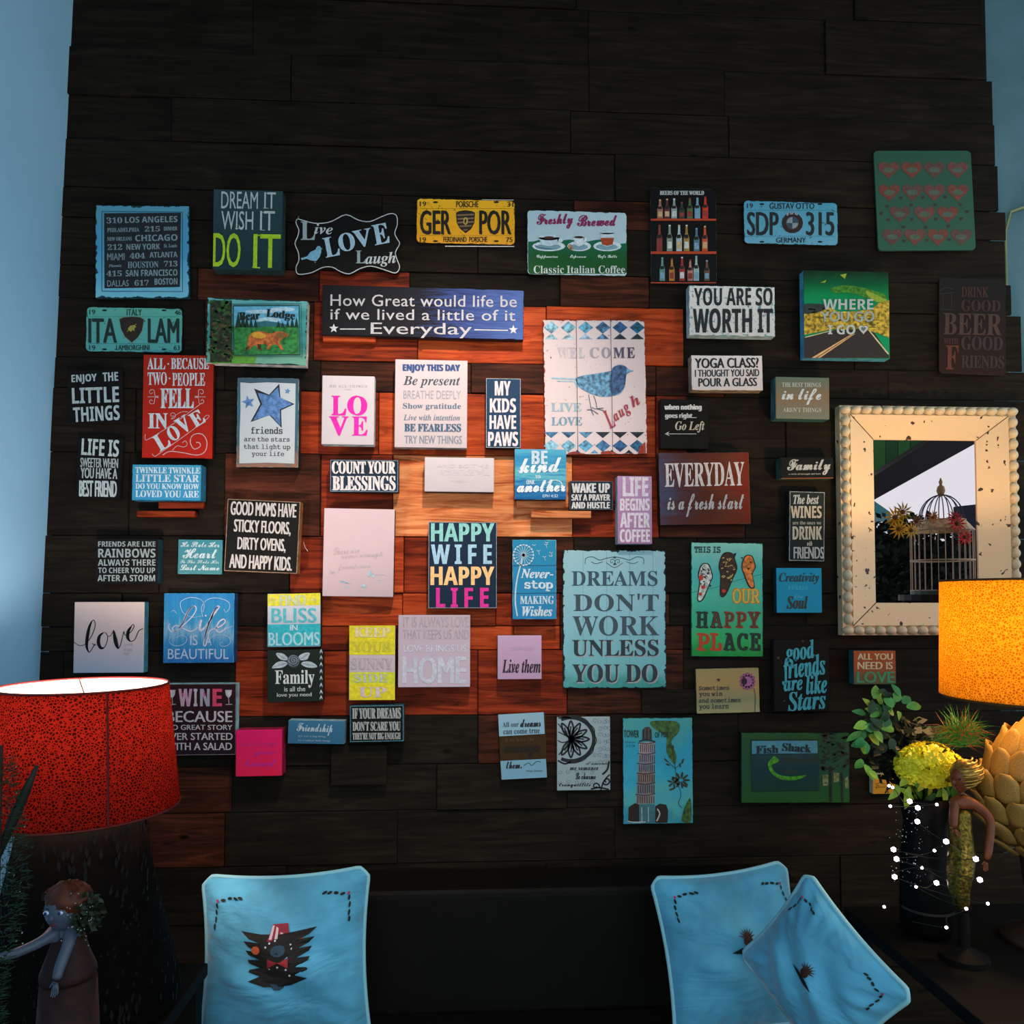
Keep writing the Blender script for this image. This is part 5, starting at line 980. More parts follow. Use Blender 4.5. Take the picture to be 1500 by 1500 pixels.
for i, (x, y, r, c) in enumerate(((1311, 758, .045, 'd8b414'), (1316, 775, .04, 'e0b020'), (1334, 777, .035, 'e8c040'), (1322, 750, .04, 'a89418'), (1342, 764, .03, '7c5c1c'), (1402, 767, .04, 'd82c2c'), (1413, 787, .035, 'e83434'), (1397, 758, .03, 'c02430'), (1366, 758, .028, 'c87c3c'))):
    daisy(x, y, 1.2, r * 1.35, c, ('yellow' if i < 5 else 'red' if i < 8 else 'orange') + ' daisy on the birdcage, ' + ['lowest left bloom', 'second bloom from left edge', 'largest pale bloom by the bars', 'highest yellow bloom', 'small brownish bloom', 'upper right bloom', 'lowest right bloom', 'darker bloom behind', 'small centre bloom'][i])
# a small table under the cage
ct = thing('cage_table', 'tall dark stand carrying the birdcage', 'table', (cg.x, cg.y, 0))
v, f = lathe([(.2, cg.z - .05), (.2, cg.z - .021), (.001, cg.z - .021)], 24); pyobj('table_top', v, f, mat('1c2420', .6), ct)
v, f = lathe([(.15, 0), (.15, .02), (.02, .05), (.02, cg.z - .05)], 16); pyobj('pedestal', v, f, mat('1c2420', .6), ct)
# ------------------------------------------------------------------ table lamps
def lining(col, tr=.5):
    m = bpy.data.materials.new('shade_lining'); n, l, b = nodes(m)
    d = n.new('ShaderNodeBsdfDiffuse'); t = n.new('ShaderNodeBsdfTranslucent'); ms = n.new('ShaderNodeMixShader'); ms.inputs[0].default_value = tr
    d.inputs[0].default_value = t.inputs[0].default_value = (*lin(col), 1)
    l.new(d.outputs[0], ms.inputs[1]); l.new(t.outputs[0], ms.inputs[2]); l.new(ms.outputs[0], n['Material Output'].inputs['Surface'])
    return m
def cracked(base, line, rough=.7, sc=55, tr=.55):
    m = bpy.data.materials.new('lampshade_paper'); n, l, b = nodes(m)
    tc = n.new('ShaderNodeTexCoord'); vo = n.new('ShaderNodeTexVoronoi'); vo.feature = 'DISTANCE_TO_EDGE'; vo.inputs['Scale'].default_value = sc
    l.new(tc.outputs['Object'], vo.inputs['Vector'])
    mr = n.new('ShaderNodeMapRange'); mr.inputs[1].default_value = .06; mr.inputs[2].default_value = .20; l.new(vo.outputs['Distance'], mr.inputs[0])
    mx = n.new('ShaderNodeMix'); mx.data_type = 'RGBA'; l.new(mr.outputs[0], mx.inputs['Factor']); mx.inputs['A'].default_value = (*lin(line), 1); mx.inputs['B'].default_value = (*lin(base), 1)
    d = n.new('ShaderNodeBsdfDiffuse'); t = n.new('ShaderNodeBsdfTranslucent'); ms = n.new('ShaderNodeMixShader'); ms.inputs[0].default_value = tr
    l.new(mx.outputs['Result'], d.inputs[0]); l.new(mx.outputs['Result'], t.inputs[0]); l.new(d.outputs[0], ms.inputs[1]); l.new(t.outputs[0], ms.inputs[2])
    l.new(ms.outputs[0], n['Material Output'].inputs['Surface'])
    return m
def shade(root, r0, z0, r1, z1, m_out, m_in, rim):
    v, f = lathe([(r0, z0), (r1, z1)], 64, False); pyobj('lamp_shade', v, f, m_out, root, True)
    v, f = lathe([(r0 - .003, z0), (r1 - .003, z1)], 64, False); pyobj('shade_lining', v, f, m_in, root, True)
    for r_, z_ in ((r0, z0), (r1, z1)):
        v, f = tube([((r_ - .001) * math.cos(a), (r_ - .001) * math.sin(a), z_) for a in np.linspace(0, 2 * math.pi, 49)[:-1]], .003, 5, True); pyobj('shade_rim', v, f, rim, root, True)
    for a in (0, 2.09, 4.19):
        v, f = tube([(0, 0, z1 - .02), ((r1 - .002) * math.cos(a), (r1 - .002) * math.sin(a), z1 - .004)], .0018, 4); pyobj('spider_arm', v, f, mat('8c7c60', .4, metal=1), root)
    a = 1.0 * math.pi * 1.72
    v, f = tube([((r0 + .0005) * math.cos(a), (r0 + .0005) * math.sin(a), z0), ((r1 + .0005) * math.cos(a), (r1 + .0005) * math.sin(a), z1)], .0022, 4); pyobj('shade_seam', v, f, rim, root)
def bulb(root, z, e, col, r=.03):
    v, f = lathe([(.012, z - .06), (.014, z - .03), (r, z), (r * .95, z + .015), (r * .6, z + .035), (.002, z + .042)], 14)
    mb = mat('fff0d8', .5, emit=4.0); pyobj('bulb', v, f, mb, root, True)
    v, f = lathe([(.016, z - .10), (.016, z - .055)], 12); pyobj('socket', v, f, mat('6c5c44', .4, metal=1), root)
    l = light('lamp_light', 'POINT', root.location + Vector((0, 0, z + .05)), e, col, shadow_soft_size=.035)
    return l
top = W(124, 1004, .65); bot = W(124, 1183, .65); RX = top.x; LT = .62
redlamp = thing('table_lamp', 'table lamp with red crackled shade and dark woven cone base', 'lamp', (RX, -.65, LT), 'table lamps')
h0, h1 = bot.z - LT, top.z - LT
shade(redlamp, .194, h0, .168, h1, cracked('280806', '6a1610', sc=170, tr=.5), lining('e8d0c0', .45), mat('5c1010', .6))
bulb(redlamp, (h0 + h1) / 2 + .02, 20.0, (1, .78, .66))
v, f = lathe([(.198, 0), (.19, .08), (.155, .22), (.115, h0 - .01), (.05, h0 + .0), (.02, h0 + .03), (.012, h0 + .08)], 40); pyobj('lamp_base', v, f, mat('070605', .8, vary=.4, scale=30, spec=.05), redlamp, True)
V = []; Fs = []
for k in range(520):
    a = rp.uniform(0, 2 * math.pi); z = rp.uniform(.01, h0 - .03); u = z / (h0 - .01); r_ = (.200 * (1 - u) + .115 * u) + .003 - .012 * math.sin(math.pi * u) + .006
    hgt = .026; b0 = len(V); ca, sa = math.cos(a), math.sin(a); tw_ = rp.uniform(-.15, .15)
    for du, dz in ((0, 0), (.004, hgt * .5), (tw_ * hgt, hgt), (-.004, hgt * .5)): V.append((r_ * ca - du * sa, r_ * sa + du * ca, z + dz))
    Fs.append((b0, b0 + 1, b0 + 2, b0 + 3))
o = pyobj('woven_leaf', V, Fs, mat('0e0d0a', .5, spec=.2), redlamp); o['kind'] = 'stuff'
# yellow lamp with an artichoke body
YX = W(1518, 900, .62).x
ytop = W(1518, 850, .62).z; ybot = W(1518, 1022, .62).z; TT = .70
yel = thing('table_lamp', 'table lamp with yellow crackled drum shade on an artichoke shaped base', 'lamp', (YX, -.62, TT), 'table lamps')
shade(yel, .205, ybot - TT, .200, ytop - TT, cracked('985c10', 'c89628', sc=170, tr=.55), lining('f0dca8', .45), mat('4c3410', .6))
bulb(yel, (ybot + ytop) / 2 - TT - .01, 22.0, (1, .62, .26))
ac = W(1522, 1165, .62); AZ = ac.z - TT; AR = .118; AH = .155
artm = mat('a07c3c', .45, vary=.25, scale=30)
v, f = lathe([(AR * .93 * math.cos(b), AZ + AH * .93 * math.sin(b)) for b in np.linspace(-1.5, 1.5, 14)], 28); pyobj('artichoke_core', v, f, artm, yel, True)
v, f = lathe([(.012, AZ + AH * .9), (.012, ybot - TT + .06)], 10); pyobj('lamp_stem', v, f, mat('8c7440', .4, metal=1), yel)
v, f = lathe([(.09, 0), (.09, .012), (.05, .03), (.03, .05), (.045, AZ - AH * .95), (.03, AZ - AH * .8)], 24); pyobj('lamp_foot', v, f, mat('2c1c10', .6), yel, True)
# one petal mesh, shared
def petal_mesh():
    V = []; nu, nv = 6, 7
    for j in range(nv):
        t = j / (nv - 1); w_ = .5 * (1 - max(0, t - .45) ** 2 * 2.9) ** .5 if t > .45 else .5 * (.8 + .2 * t / .45)
        for i in range(nu):
            s_ = i / (nu - 1) * 2 - 1; V.append((s_ * w_, -(1 - s_ * s_) * .16 - (.25 * max(0, t - .7)), t - .04 * s_ * s_ * t))
    n0 = len(V); V += [(x, y + .05, z) for x, y, z in V]
    Fs = [(j * nu + i, j * nu + i + 1, (j + 1) * nu + i + 1, (j + 1) * nu + i) for j in range(nv - 1) for i in range(nu - 1)]
    Fs += [tuple(q + n0 for q in f_)[::-1] for f_ in Fs]
    rim = [i for i in range(nu)] + [j * nu + nu - 1 for j in range(1, nv)] + [(nv - 1) * nu + i for i in range(nu - 2, -1, -1)] + [j * nu for j in range(nv - 2, 0, -1)]
    Fs += [(rim[(i + 1) % len(rim)], rim[i], rim[i] + n0, rim[(i + 1) % len(rim)] + n0) for i in range(len(rim))]
    me = bpy.data.meshes.new('petal'); me.from_pydata(V, [], Fs); me.update(); me.materials.append(artm); me.polygons.foreach_set('use_smooth', [True] * len(me.polygons)); return me
pm = petal_mesh()
for row in range(7):
    b = -1.05 + row * .34; n_ = max(5, int(12 * math.cos(b)) + 2)
    for k in range(n_):
        a = 2 * math.pi * (k + .5 * (row % 2)) / n_
        r_ = AR * math.cos(b) * 1.0; z_ = AZ + AH * math.sin(b)
        o = bpy.data.objects.new('petal', pm); COL.objects.link(o); o.parent = yel
        o.location = (r_ * math.sin(a), -r_ * math.cos(a), z_)
        w_ = 2 * math.pi * max(r_, .04) / n_ * 1.15
        o.rotation_euler = (-(b + .0) * .85 + .06, 0, a); o.scale = (w_, w_ * .9, .068)
# ------------------------------------------------------------------ furniture
dark = mat('0e0c0a', .6, vary=.2, scale=8, spec=.1)
def table(name, label, x0, x1, y0, y1, h):
    t_ = thing(name, label, 'table', ((x0 + x1) / 2, (y0 + y1) / 2, 0), 'side tables beside the sofa')
    w_, d_ = (x1 - x0) / 2, (y1 - y0) / 2
    box('table_top', -w_, w_, -d_, d_, h - .03, h, dark, t_, .004)
    for sx in (-1, 1):
        for sy in (-1, 1): box('leg', sx * (w_ - .03) - .02, sx * (w_ - .03) + .02, sy * (d_ - .03) - .02, sy * (d_ - .03) + .02, 0, h - .03, dark, t_)
    return t_
table('side_table', 'dark side table under the red lamp', RX - .34, RX + .205, -1.24, -.45, LT)
table('side_table', 'dark side table under the yellow lamp', W(1302, 1330, .62).x, YX + .30, -.95, -.40, TT)
sofa = thing('sofa', 'long dark armless sofa in front of the plank wall', 'sofa', (0, -.1, 0))
lea = mat('0d0b09', .6, vary=.15, scale=6, spec=.12, bump=.2)
SB = W(700, 1304, .2).z
SX0, SX1 = RX + .215, W(1302, 1330, .62).x - .012
ST = .36
box('backrest', SX0, SX1, -.10, .08, .2, SB, lea, sofa, .02)
box('seat', SX0, SX1, -.75, -.105, .12, ST, lea, sofa, .02)
for x in (SX0 + .08, SX1 - .08):
    for y, h in ((-.68, .12), (.0, .2)): box('leg', x - .025, x + .025, y - .025, y + .025, 0, h, dark, sofa)
# ------------------------------------------------------------------ cushions
def cushion_mat():
    m = mat('54a4c4', .75, vary=.22, scale=7).copy(); n, l, b = nodes(m)
    b.inputs['Sheen Weight'].default_value = .5; b.inputs['Sheen Roughness'].default_value = .4
    tc = n.new('ShaderNodeTexCoord'); mp = n.new('ShaderNodeMapping'); mp.inputs['Scale'].default_value = (2, 2, 4.5); l.new(tc.outputs['Object'], mp.inputs[0])
    nz = n.new('ShaderNodeTexNoise'); nz.inputs['Scale'].default_value = 3.2; nz.inputs['Detail'].default_value = 3; nz.inputs['Distortion'].default_value = .6; l.new(mp.outputs[0], nz.inputs['Vector'])
    bp = n.new('ShaderNodeBump'); bp.inputs['Strength'].default_value = .8; bp.inputs['Distance'].default_value = .02; l.new(nz.outputs['Fac'], bp.inputs['Height']); l.new(bp.outputs[0], b.inputs['Normal'])
    return m
cum = cushion_mat(); pipm = mat('8cc4d0', .5)
def cushion(label, c, yaw, pitch, roll, size, th, motif):
    c = Vector(c); root = thing('cushion', label, 'cushion', c, 'blue piped cushions on the sofa')
    root.rotation_euler = Matrix.Rotation(R(yaw), 3, 'Z').to_4x4().to_3x3().__matmul__(Matrix.Rotation(-R(pitch), 3, 'X')).__matmul__(Matrix.Rotation(R(roll), 3, 'Y')).to_euler()
    hs = size / 2
    def pt(u, v, side=1, off=0):
        ru = u * (1 - .085 * (1 - v * v) - .0) ; rv = v * (1 - .085 * (1 - u * u))
        k = max(0, (1 - abs(u) ** 2.2)) ** .62 * max(0, (1 - abs(v) ** 2.2)) ** .62
        rr2 = (abs(ru) ** 3 + abs(rv) ** 3) ** (1 / 3)
        if rr2 > 1.17: ru *= 1.17 / rr2; rv *= 1.17 / rr2
        ang = math.atan2(abs(v), abs(u)); cr_ = max(0, (u * u + v * v) - .35)
        wr = .006 * math.sin(7 * u + 4 * v + 2 * math.sin(3 * v)) * k + .016 * math.sin(22 * ang + 3 * u) * k * cr_ + .006 * math.sin(11 * v + 3 * math.sin(2.5 * u)) * k * abs(u)
        return Vector((ru * hs, -side * (th / 2 * k + wr) - off * side, rv * hs))
    N = 36
    for side, nm in ((1, 'cushion_cover'),):
        V = []; Fs = []
        for sd in (1, -1):
            b0 = len(V)
            for j in range(N + 1):
                for i in range(N + 1): V.append(pt(-1 + 2 * i / N, -1 + 2 * j / N, sd))
            for j in range(N):
                for i in range(N):
                    q = (b0 + j * (N + 1) + i, b0 + j * (N + 1) + i + 1, b0 + (j + 1) * (N + 1) + i + 1, b0 + (j + 1) * (N + 1) + i); Fs.append(q if sd == 1 else q[::-1])
        o = pyobj('cushion_cover', V, Fs, cum, root, True)
    per = [(-1 + 2 * i / N, -1) for i in range(N)] + [(1, -1 + 2 * i / N) for i in range(N)] + [(1 - 2 * i / N, 1) for i in range(N)] + [(-1, 1 - 2 * i / N) for i in range(N)]
    P_ = [pt(*p) for p in per]
    for p in P_: # round the ears
        r_ = math.hypot(p.x, p.z); lim = hs * 1.33
        if r_ > lim: p.x *= lim / r_; p.z *= lim / r_
    v, f = tube(P_, .0055, 7, True); pyobj('piping', v, f, pipm, root, True)
    def dec(name, col, polys):
        if 1 < len(polys) < 4:
            for p in polys: dec(name, col, [p])
            return
        V = []; Fs = []
        for pl in polys:
            cx = sum(p[0] for p in pl) / len(pl); cy = sum(p[1] for p in pl) / len(pl)
            b0 = len(V); V.append(pt(cx, cy, 1, .003)); V += [pt(x, y, 1, .003) for x, y in pl]; n_ = len(pl)
            Fs += [(b0, b0 + 1 + i, b0 + 1 + (i + 1) % n_) for i in range(n_)]
        pyobj(name, V, Fs, mat(col, .7), root)
    def el(x, y, a, b_, an=0):
        return [(x + a * math.cos(t) * math.cos(R(an)) - b_ * math.sin(t) * math.sin(R(an)), y + a * math.cos(t) * math.sin(R(an)) + b_ * math.sin(t) * math.cos(R(an))) for t in np.linspace(0, 2 * math.pi, 10)[:-1]]
    for sx in (-1, 1):
        dec('leaf_chain', '16241c', [el(sx * x, y, .032, .017, an * sx) for x, y, an in ((.56, .80, 10), (.64, .79, -15), (.50, .81, 15), (.72, .765, 0))] + [el(sx * x, y, .014, .034, 0) for x, y in ((.80, .70), (.815, .62), (.82, .54), (.83, .47))])
        dec('bud', 'b83464', [el(sx * .79, .755, .016, .02)])
    if motif == 'hat':
        dec0 = dec
        def dec(name, col, polys): dec0(name, col, [[(x * 1.35, .53 - (.47 - y) * 1.3) for x, y in p] for p in polys])
        lv = []
        for k in range(6):
            y = .36 - k * .075
            for sx in (-1, 1): lv.append([(0, y + .02), (sx * .16, y + .035), (sx * (.34 - .02 * k), y + .06 - .01 * k), (sx * .27, y + .0), (sx * .12, y - .06), (0, y - .07)])
        dec('dark_leaf', '1c1714', lv)
        dec('hat_crown', '8c2434', [[(-.10, .33), (.10, .33), (.075, .47), (-.055, .47)]])
        dec('hat_stripe', 'd0b8bc', [[(x, .345), (x + .026, .345), (x * .7 + .018, .46), (x * .7, .46)] for x in (-.085, -.035, .015, .062)])
        dec('dot', 'c4ccd0', [el(.12 * math.cos(R(a)), .25 + .085 * math.sin(R(a)), .009, .009) for a in range(0, 181, 26)] + [el(.11 * math.cos(R(a)), .02 + .08 * math.sin(R(a)), .01, .01) for a in range(0, 360, 45)])
        dec('bow', 'a02c30', [[(0, .17), (-.07, .20), (-.07, .13)], [(0, .17), (.07, .20), (.07, .13)]]); dec('flower_print', 'c85c34', [el(-.15, .26, .03, .03), el(.14, .30, .026, .026)])
        dec('face_print', '2c4454', [el(0, .25, .05, .04), el(0, .02, .05, .05)])
    else:
        lv = [[(0, .2), (.05 * math.cos(R(a - 14)), .2 + .05 * math.sin(R(a - 14))), (.14 * math.cos(R(a)), .2 + .14 * math.sin(R(a))), (.05 * math.cos(R(a + 14)), .2 + .05 * math.sin(R(a + 14)))] for a in range(10, 180, 22)]
        dec('crown_print', '3c1c14', lv + [el(0, .16, .07, .08)]); dec('dark_leaf', '1c1714', [[(-.24, .02), (-.1, .08), (.1, .08), (.24, .02), (.1, .0), (-.1, .0)]])
    return root
p1 = W(419, 1403, .36)
cushion('plump blue cushion with striped hat embroidery, alone on the left half', (p1.x, -.36, max(p1.z, ST + .205)), 2, 8, -1.5, .425, .20, 'hat')
p2 = W(1074, 1390, .38)
cushion('blue cushion with star crown embroidery, leaning back on the right', (p2.x, -.38, p2.z), 7, 18, -3.0, .392, .19, 'crown')
p3 = W(1199, 1426, .70)
cushion('blue cushion turned on its corner in front of the leaning cushion', (p3.x, -.70, p3.z), -58, 6, 35, .30, .13, 'crown')
# ------------------------------------------------------------------ flowers, vase, little lights
vc = W(1357, 1330, .56); VH = W(1357, 1165, .56).z - TT
vase = thing('vase', 'tall black glass vase on the table below the yellow lamp', 'vase', (vc.x, -.56, TT))
v, f = lathe([(.050, 0), (.058, .02), (.056, VH * .5), (.047, VH * .8), (.056, VH), (.050, VH), (.040, VH * .8)], 28); pyobj('vase_body', v, f, mat('060505', .5, spec=.1), vase, True)
v, f = lathe([(.0595, .06), (.0595, .066)], 28, False); pyobj('vase_ring', v, f, mat('2c2824', .3), vase)
leafme = {}
def leaf(parent, p, d, up, L_, wd, col):
    k = (round(L_, 3), round(wd, 3), col)
    if k not in leafme:
        V = []; Fs = []
        for i in range(6):
            t = i / 5; w_ = wd * math.sin(math.pi * (t * .92 + .06)) ** .8 * .5; z = -.35 * L_ * t * t
            V += [(-w_, t * L_, z + w_ * .35), (0, t * L_, z), (w_, t * L_, z + w_ * .35)]
        for i in range(5): Fs += [(3 * i, 3 * i + 1, 3 * i + 4, 3 * i + 3), (3 * i + 1, 3 * i + 2, 3 * i + 5, 3 * i + 4)]
        me = bpy.data.meshes.new('leaf'); me.from_pydata(V, [], Fs); me.update(); me.materials.append(mat(col, .45, vary=.3, scale=30)); me.polygons.foreach_set('use_smooth', [True] * len(me.polygons)); leafme[k] = me
    o = bpy.data.objects.new('leaf', leafme[k]); COL.objects.link(o); o.parent = parent; o.location = p
    y = Vector(d).normalized(); x = y.cross(Vector(up)).normalized(); z = x.cross(y)
    o.rotation_euler = Matrix((x, y, z)).transposed().to_euler()
    return o
def bouquet(name, label, px, py, d, leaves, bloom, stemto):
    c = W(px, py, d); t_ = thing(name, label, 'flowers', c, 'flowers in the black vase')
    v, f = tube([Vector((0, 0, 0)), Vector(stemto) - c], .003, 5); pyobj('stem', v, f, mat('2c4c1c', .6), t_)
    for x, y, ax, ay, L_, w_, col in leaves:
        L_ *= 1.13; w_ *= 1.13
        p = W(x, y, d + rp.uniform(-.02, .03)) - c; dv = Vector((ax, rp.uniform(-.6, .2), -ay)); leaf(t_, p, dv, Vector((rp.uniform(-.4, .4), -1, .5)), L_, w_, col)
    if bloom:
        for (bx, by, n_, r_, col) in bloom:
            V = []; Fs = []; bc = W(bx, by, d + .01) - c
            for _ in range(n_):
                dd = Vector((rp.gauss(0, 1), rp.gauss(0, 1), rp.gauss(0, 1))).normalized()
                if dd.y > .4: continue
                p = bc + Vector((dd.x * r_[0], dd.y * r_[0], dd.z * r_[1])); a = dd.orthogonal().normalized(); b = dd.cross(a); an = rp.random() * 6
                for q in range(4):
                    e = a * math.cos(an + q * math.pi / 2) + b * math.sin(an + q * math.pi / 2); g = dd.cross(e); b0 = len(V); s_ = .0145
                    V += [p, p + e * s_ * .55 + g * s_ * .45 + dd * .002, p + e * s_ + dd * .004, p + e * s_ * .55 - g * s_ * .45 + dd * .002]; Fs.append((b0, b0 + 1, b0 + 2, b0 + 3))
            o = pyobj('bloom', V, Fs, mat(col, .5, vary=.2, scale=40), t_); o['kind'] = 'stuff'
    return t_
vt = (vc.x, -.56, TT + VH * .9)
lv = []
for x, y, a in ((1268, 1046, 200), (1275, 1036, 240), (1290, 1032, 270), (1302, 1034, 300), (1312, 1028, 280), (1322, 1030, 320), (1270, 1060, 170), (1262, 1072, 150), (1278, 1068, 200), (1285, 1056, 30), (1262, 1080, 110), (1268, 1088, 80), (1298, 1040, 20), (1275, 1050, 330), (1308, 1036, 240), (1288, 1046, 210), (1266, 1120, 60), (1262, 1112, 120), (1272, 1130, 30), (1268, 1104, 250), (1282, 1062, 0), (1318, 1020, 250), (1328, 1036, 350), (1272, 1076, 40), (1314, 1042, 60)):
    lv.append((x, y, math.cos(R(a)), math.sin(R(a)), rp.choice([.022, .028, .034]), rp.choice([.014, .02]), rp.choice(['8cb83c', '5c9c3c', '4c9440', '3c8c4c', 'a0b83c'])))
for k in range(34):
    a = rp.uniform(0, 360); x, y = rp.gauss(1285, 13), rp.gauss(1062, 22)
    lv.append((x, y, math.cos(R(a)), math.sin(R(a)), rp.choice([.022, .028]), .018, rp.choice(['3c7c3c', '2c6434', '1c3c1c', '14280f', '6ca03c'])))
bouquet('hydrangea', 'pale green hydrangea with curled leaves, left of the yellow one', 1300, 1075, .60, lv, [], vt)
lv = []
for k in range(26):
    a = rp.uniform(20, 170); x = 1358 + rp.uniform(-46, 40); y = 1140 + rp.uniform(-6, 24)
    lv.append((x, y, math.cos(R(a)), math.sin(R(a)), rp.choice([.022, .028, .034]), .014, rp.choice(['7c9c1c', '8ca428', '4c7c24', 'a0a020'])))
bouquet('hydrangea', 'large yellow hydrangea bloom above the black vase', 1360, 1130, .58, lv, [(1360, 1120, 330, (.062, .049), 'e0cc18'), (1338, 1122, 160, (.038, .040), 'd8d020'), (1388, 1126, 150, (.038, .034), 'e8d028')], vt)
# dark foliage mass behind the blooms
dm = W(1330, 1105, .50)
o = bushmesh('dark_fern', dm, (.10, .035, .085), 700, .03, mat('141c10', .6)); o['kind'] = 'stuff'; tag(o, 'dark ferny foliage behind the hydrangeas', 'foliage')
# pine spray
pc = W(1402, 1082, .56); sp_ = thing('pine_spray', 'fan of long green pine needles under the yellow lampshade', 'foliage', pc)
V = []; Fs = []; V2 = []; F2 = []
for k in range(420):
    root_ = Vector((rp.uniform(-.01, .03), rp.uniform(-.01, .01), rp.uniform(-.02, .02))); a = R(rp.uniform(-10, 190)); L_ = rp.uniform(.04, .085)
    d = Vector((math.cos(a), rp.uniform(-.6, .6), math.sin(a) * .8 + .1)); tip = root_ + d * L_ + Vector((0, 0, -.3 * L_ * abs(d.x)))
    mid = root_ + d * L_ * .5; w_ = Vector((-d.z, 0, d.x)) * .0008
    T_, F3 = (V2, F2) if (k % 4 == 0) else (V, Fs); b0 = len(T_); T_ += [root_ - w_, root_ + w_, mid + w_, tip, mid - w_]; F3.append((b0, b0 + 1, b0 + 2, b0 + 3, b0 + 4))
o = pyobj('green_needle', V, Fs, mat('2c6c24', .5), sp_); o['kind'] = 'stuff'; o = pyobj('brown_needle', V2, F2, mat('8c4420', .5), sp_); o['kind'] = 'stuff'
v, f = tube([Vector((0, 0, 0)), Vector(vt) - pc + Vector((0, 0, .02))], .003, 5); pyobj('stem', v, f, mat('2c3418', .6), sp_)
# fairy lights wound round the vase and the figurine
fl_ = thing('fairy_lights', 'string of tiny white lights round the vase and figurine', 'lights', (vc.x, -.62, TT))
LP = [(228 + 82, 390), (318, 518), (440, 488), (490, 528), (488, 615), (610, 508), (668, 740), (595, 797), (338, 790), (357, 850), (345, 962), (517, 905), (480, 1025), (608, 1000), (280, 1150), (855, 850), (880, 980), (795, 1162), (670, 1280), (332, 400), (930, 1130)]
bm = bmesh.new(); bmesh.ops.create_icosphere(bm, subdivisions=1, radius=1); bme = bpy.data.meshes.new('bulb'); bm.to_mesh(bme); bm.free(); bme.materials.append(mat('ffe8f0', .5, emit=9.0))
wp = []
for i, (x, y) in enumerate(LP):
    px_, py_ = 1230 + x / 4.286, 1060 + y / 4.286
    p = W(px_, py_, 0.635 if x < 640 else .76) - fl_.location; wp.append(p)
    o = bpy.data.objects.new('bulb', bme); COL.objects.link(o); o.parent = fl_; o.location = p; r_ = .0062 if i in (8, 9, 10, 15, 2, 3, 4, 6, 13, 16) else .0036; o.scale = (r_,) * 3
order = sorted(range(len(wp)), key=lambda i: -wp[i].z)
path = []
for a, b in zip(order, order[1:]):
    path.append(wp[a]); m_ = (wp[a] + wp[b]) / 2; path.append(m_ + Vector((rp.uniform(-.02, .02), rp.uniform(.0, .02), rp.uniform(-.02, .0))))
v, f = tube(catmull([tuple(p) for p in path], 3), .0009, 4); pyobj('wire', v, f, mat('1c2018', .5), fl_)
# glinting foil bits under the blooms
V = []; Fs = []
for _ in range(90):
    x = rp.gauss(1335, 16); y = rp.uniform(1165, 1300); p = W(x, y, .64 + rp.uniform(-.01, .01)) - fl_.location; s_ = rp.uniform(.0006, .0022); b0 = len(V); a = rp.uniform(0, 3)
    for q in range(3): V.append(p + Vector((s_ * math.cos(a + q * 2.1), rp.uniform(-.001, .001), s_ * math.sin(a + q * 2.1))))
    Fs.append((b0, b0 + 1, b0 + 2))
o = pyobj('foil_glint', V, Fs, mat('c8d0c8', .25, metal=.6), fl_); o['kind'] = 'stuff'
# ------------------------------------------------------------------ figures grown from a skeleton
def skin(name, pts, edges, rad, m, parent, sub=2, root=0, k=1.0):
    rad = [tuple(q * k for q in r_) if isinstance(r_, tuple) else r_ * k for r_ in rad]
    me = bpy.data.meshes.new(name); me.from_pydata([tuple(p) for p in pts], edges, [])
    o = bpy.data.objects.new(name, me); COL.objects.link(o)
    sm_ = o.modifiers.new('s', 'SKIN'); sm_.use_smooth_shade = True
    lay = me.skin_vertices[0].data if me.skin_vertices else None
    if lay is None:
        bm = bmesh.new(); bm.from_mesh(me); bm.verts.layers.skin.verify(); bm.to_mesh(me); bm.free(); lay = me.skin_vertices[0].data
    for i, r_ in enumerate(rad):
        lay[i].radius = (r_, r_) if not isinstance(r_, tuple) else r_; lay[i].use_root = i == root
    ss = o.modifiers.new('u', 'SUBSURF'); ss.levels = sub; ss.render_levels = sub
    dg = bpy.context.evaluated_depsgraph_get(); dg.update()
    me2 = bpy.data.meshes.new_from_object(o.evaluated_get(dg)); bpy.data.objects.remove(o)
    me2.name = name
    return link(name, me2, m, parent, True)
def ell(name, c, r, m, parent, seg=20, rot=None, fn=None):
    bm = bmesh.new(); bmesh.ops.create_uvsphere(bm, u_segments=seg, v_segments=seg * 2 // 3, radius=1)
    for v in bm.verts:
        p = Vector((v.co.x * r[0], v.co.y * r[1], v.co.z * r[2]))
        if fn: p = fn(p)
        v.co = p
    o = bmobj(name, bm, m, parent, True); o.location = c
    if rot: o.rotation_euler = rot
    return o
def hand(parent, m, base, d, side, s):
    """palm, four fingers and a thumb as one skinned mesh"""
    d = Vector(d).normalized(); sd = Vector(side).normalized(); pts = [Vector(base), Vector(base) + d * s * .45]; ed = [(0, 1)]; rd = [s * .16, s * .22]
    for k, L_ in enumerate((.42, .5, .47, .36)):
        o_ = pts[1] + sd * (k - 1.5) * s * .13; n0 = len(pts); pts += [o_ + d * s * .12, o_ + d * s * (.12 + L_ * .55) , o_ + d * s * (.12 + L_) + d.cross(sd) * s * .12]; rd += [s * .07, s * .055, s * .04]; ed += [(1, n0), (n0, n0 + 1), (n0 + 1, n0 + 2)]
    n0 = len(pts); pts += [pts[0] + d * s * .2 - sd * s * .25, pts[0] + d * s * .45 - sd * s * .4]; rd += [s * .07, s * .05]; ed += [(0, n0), (n0, n0 + 1)]
    skin('hand', pts, ed, rd, m, parent, 1)
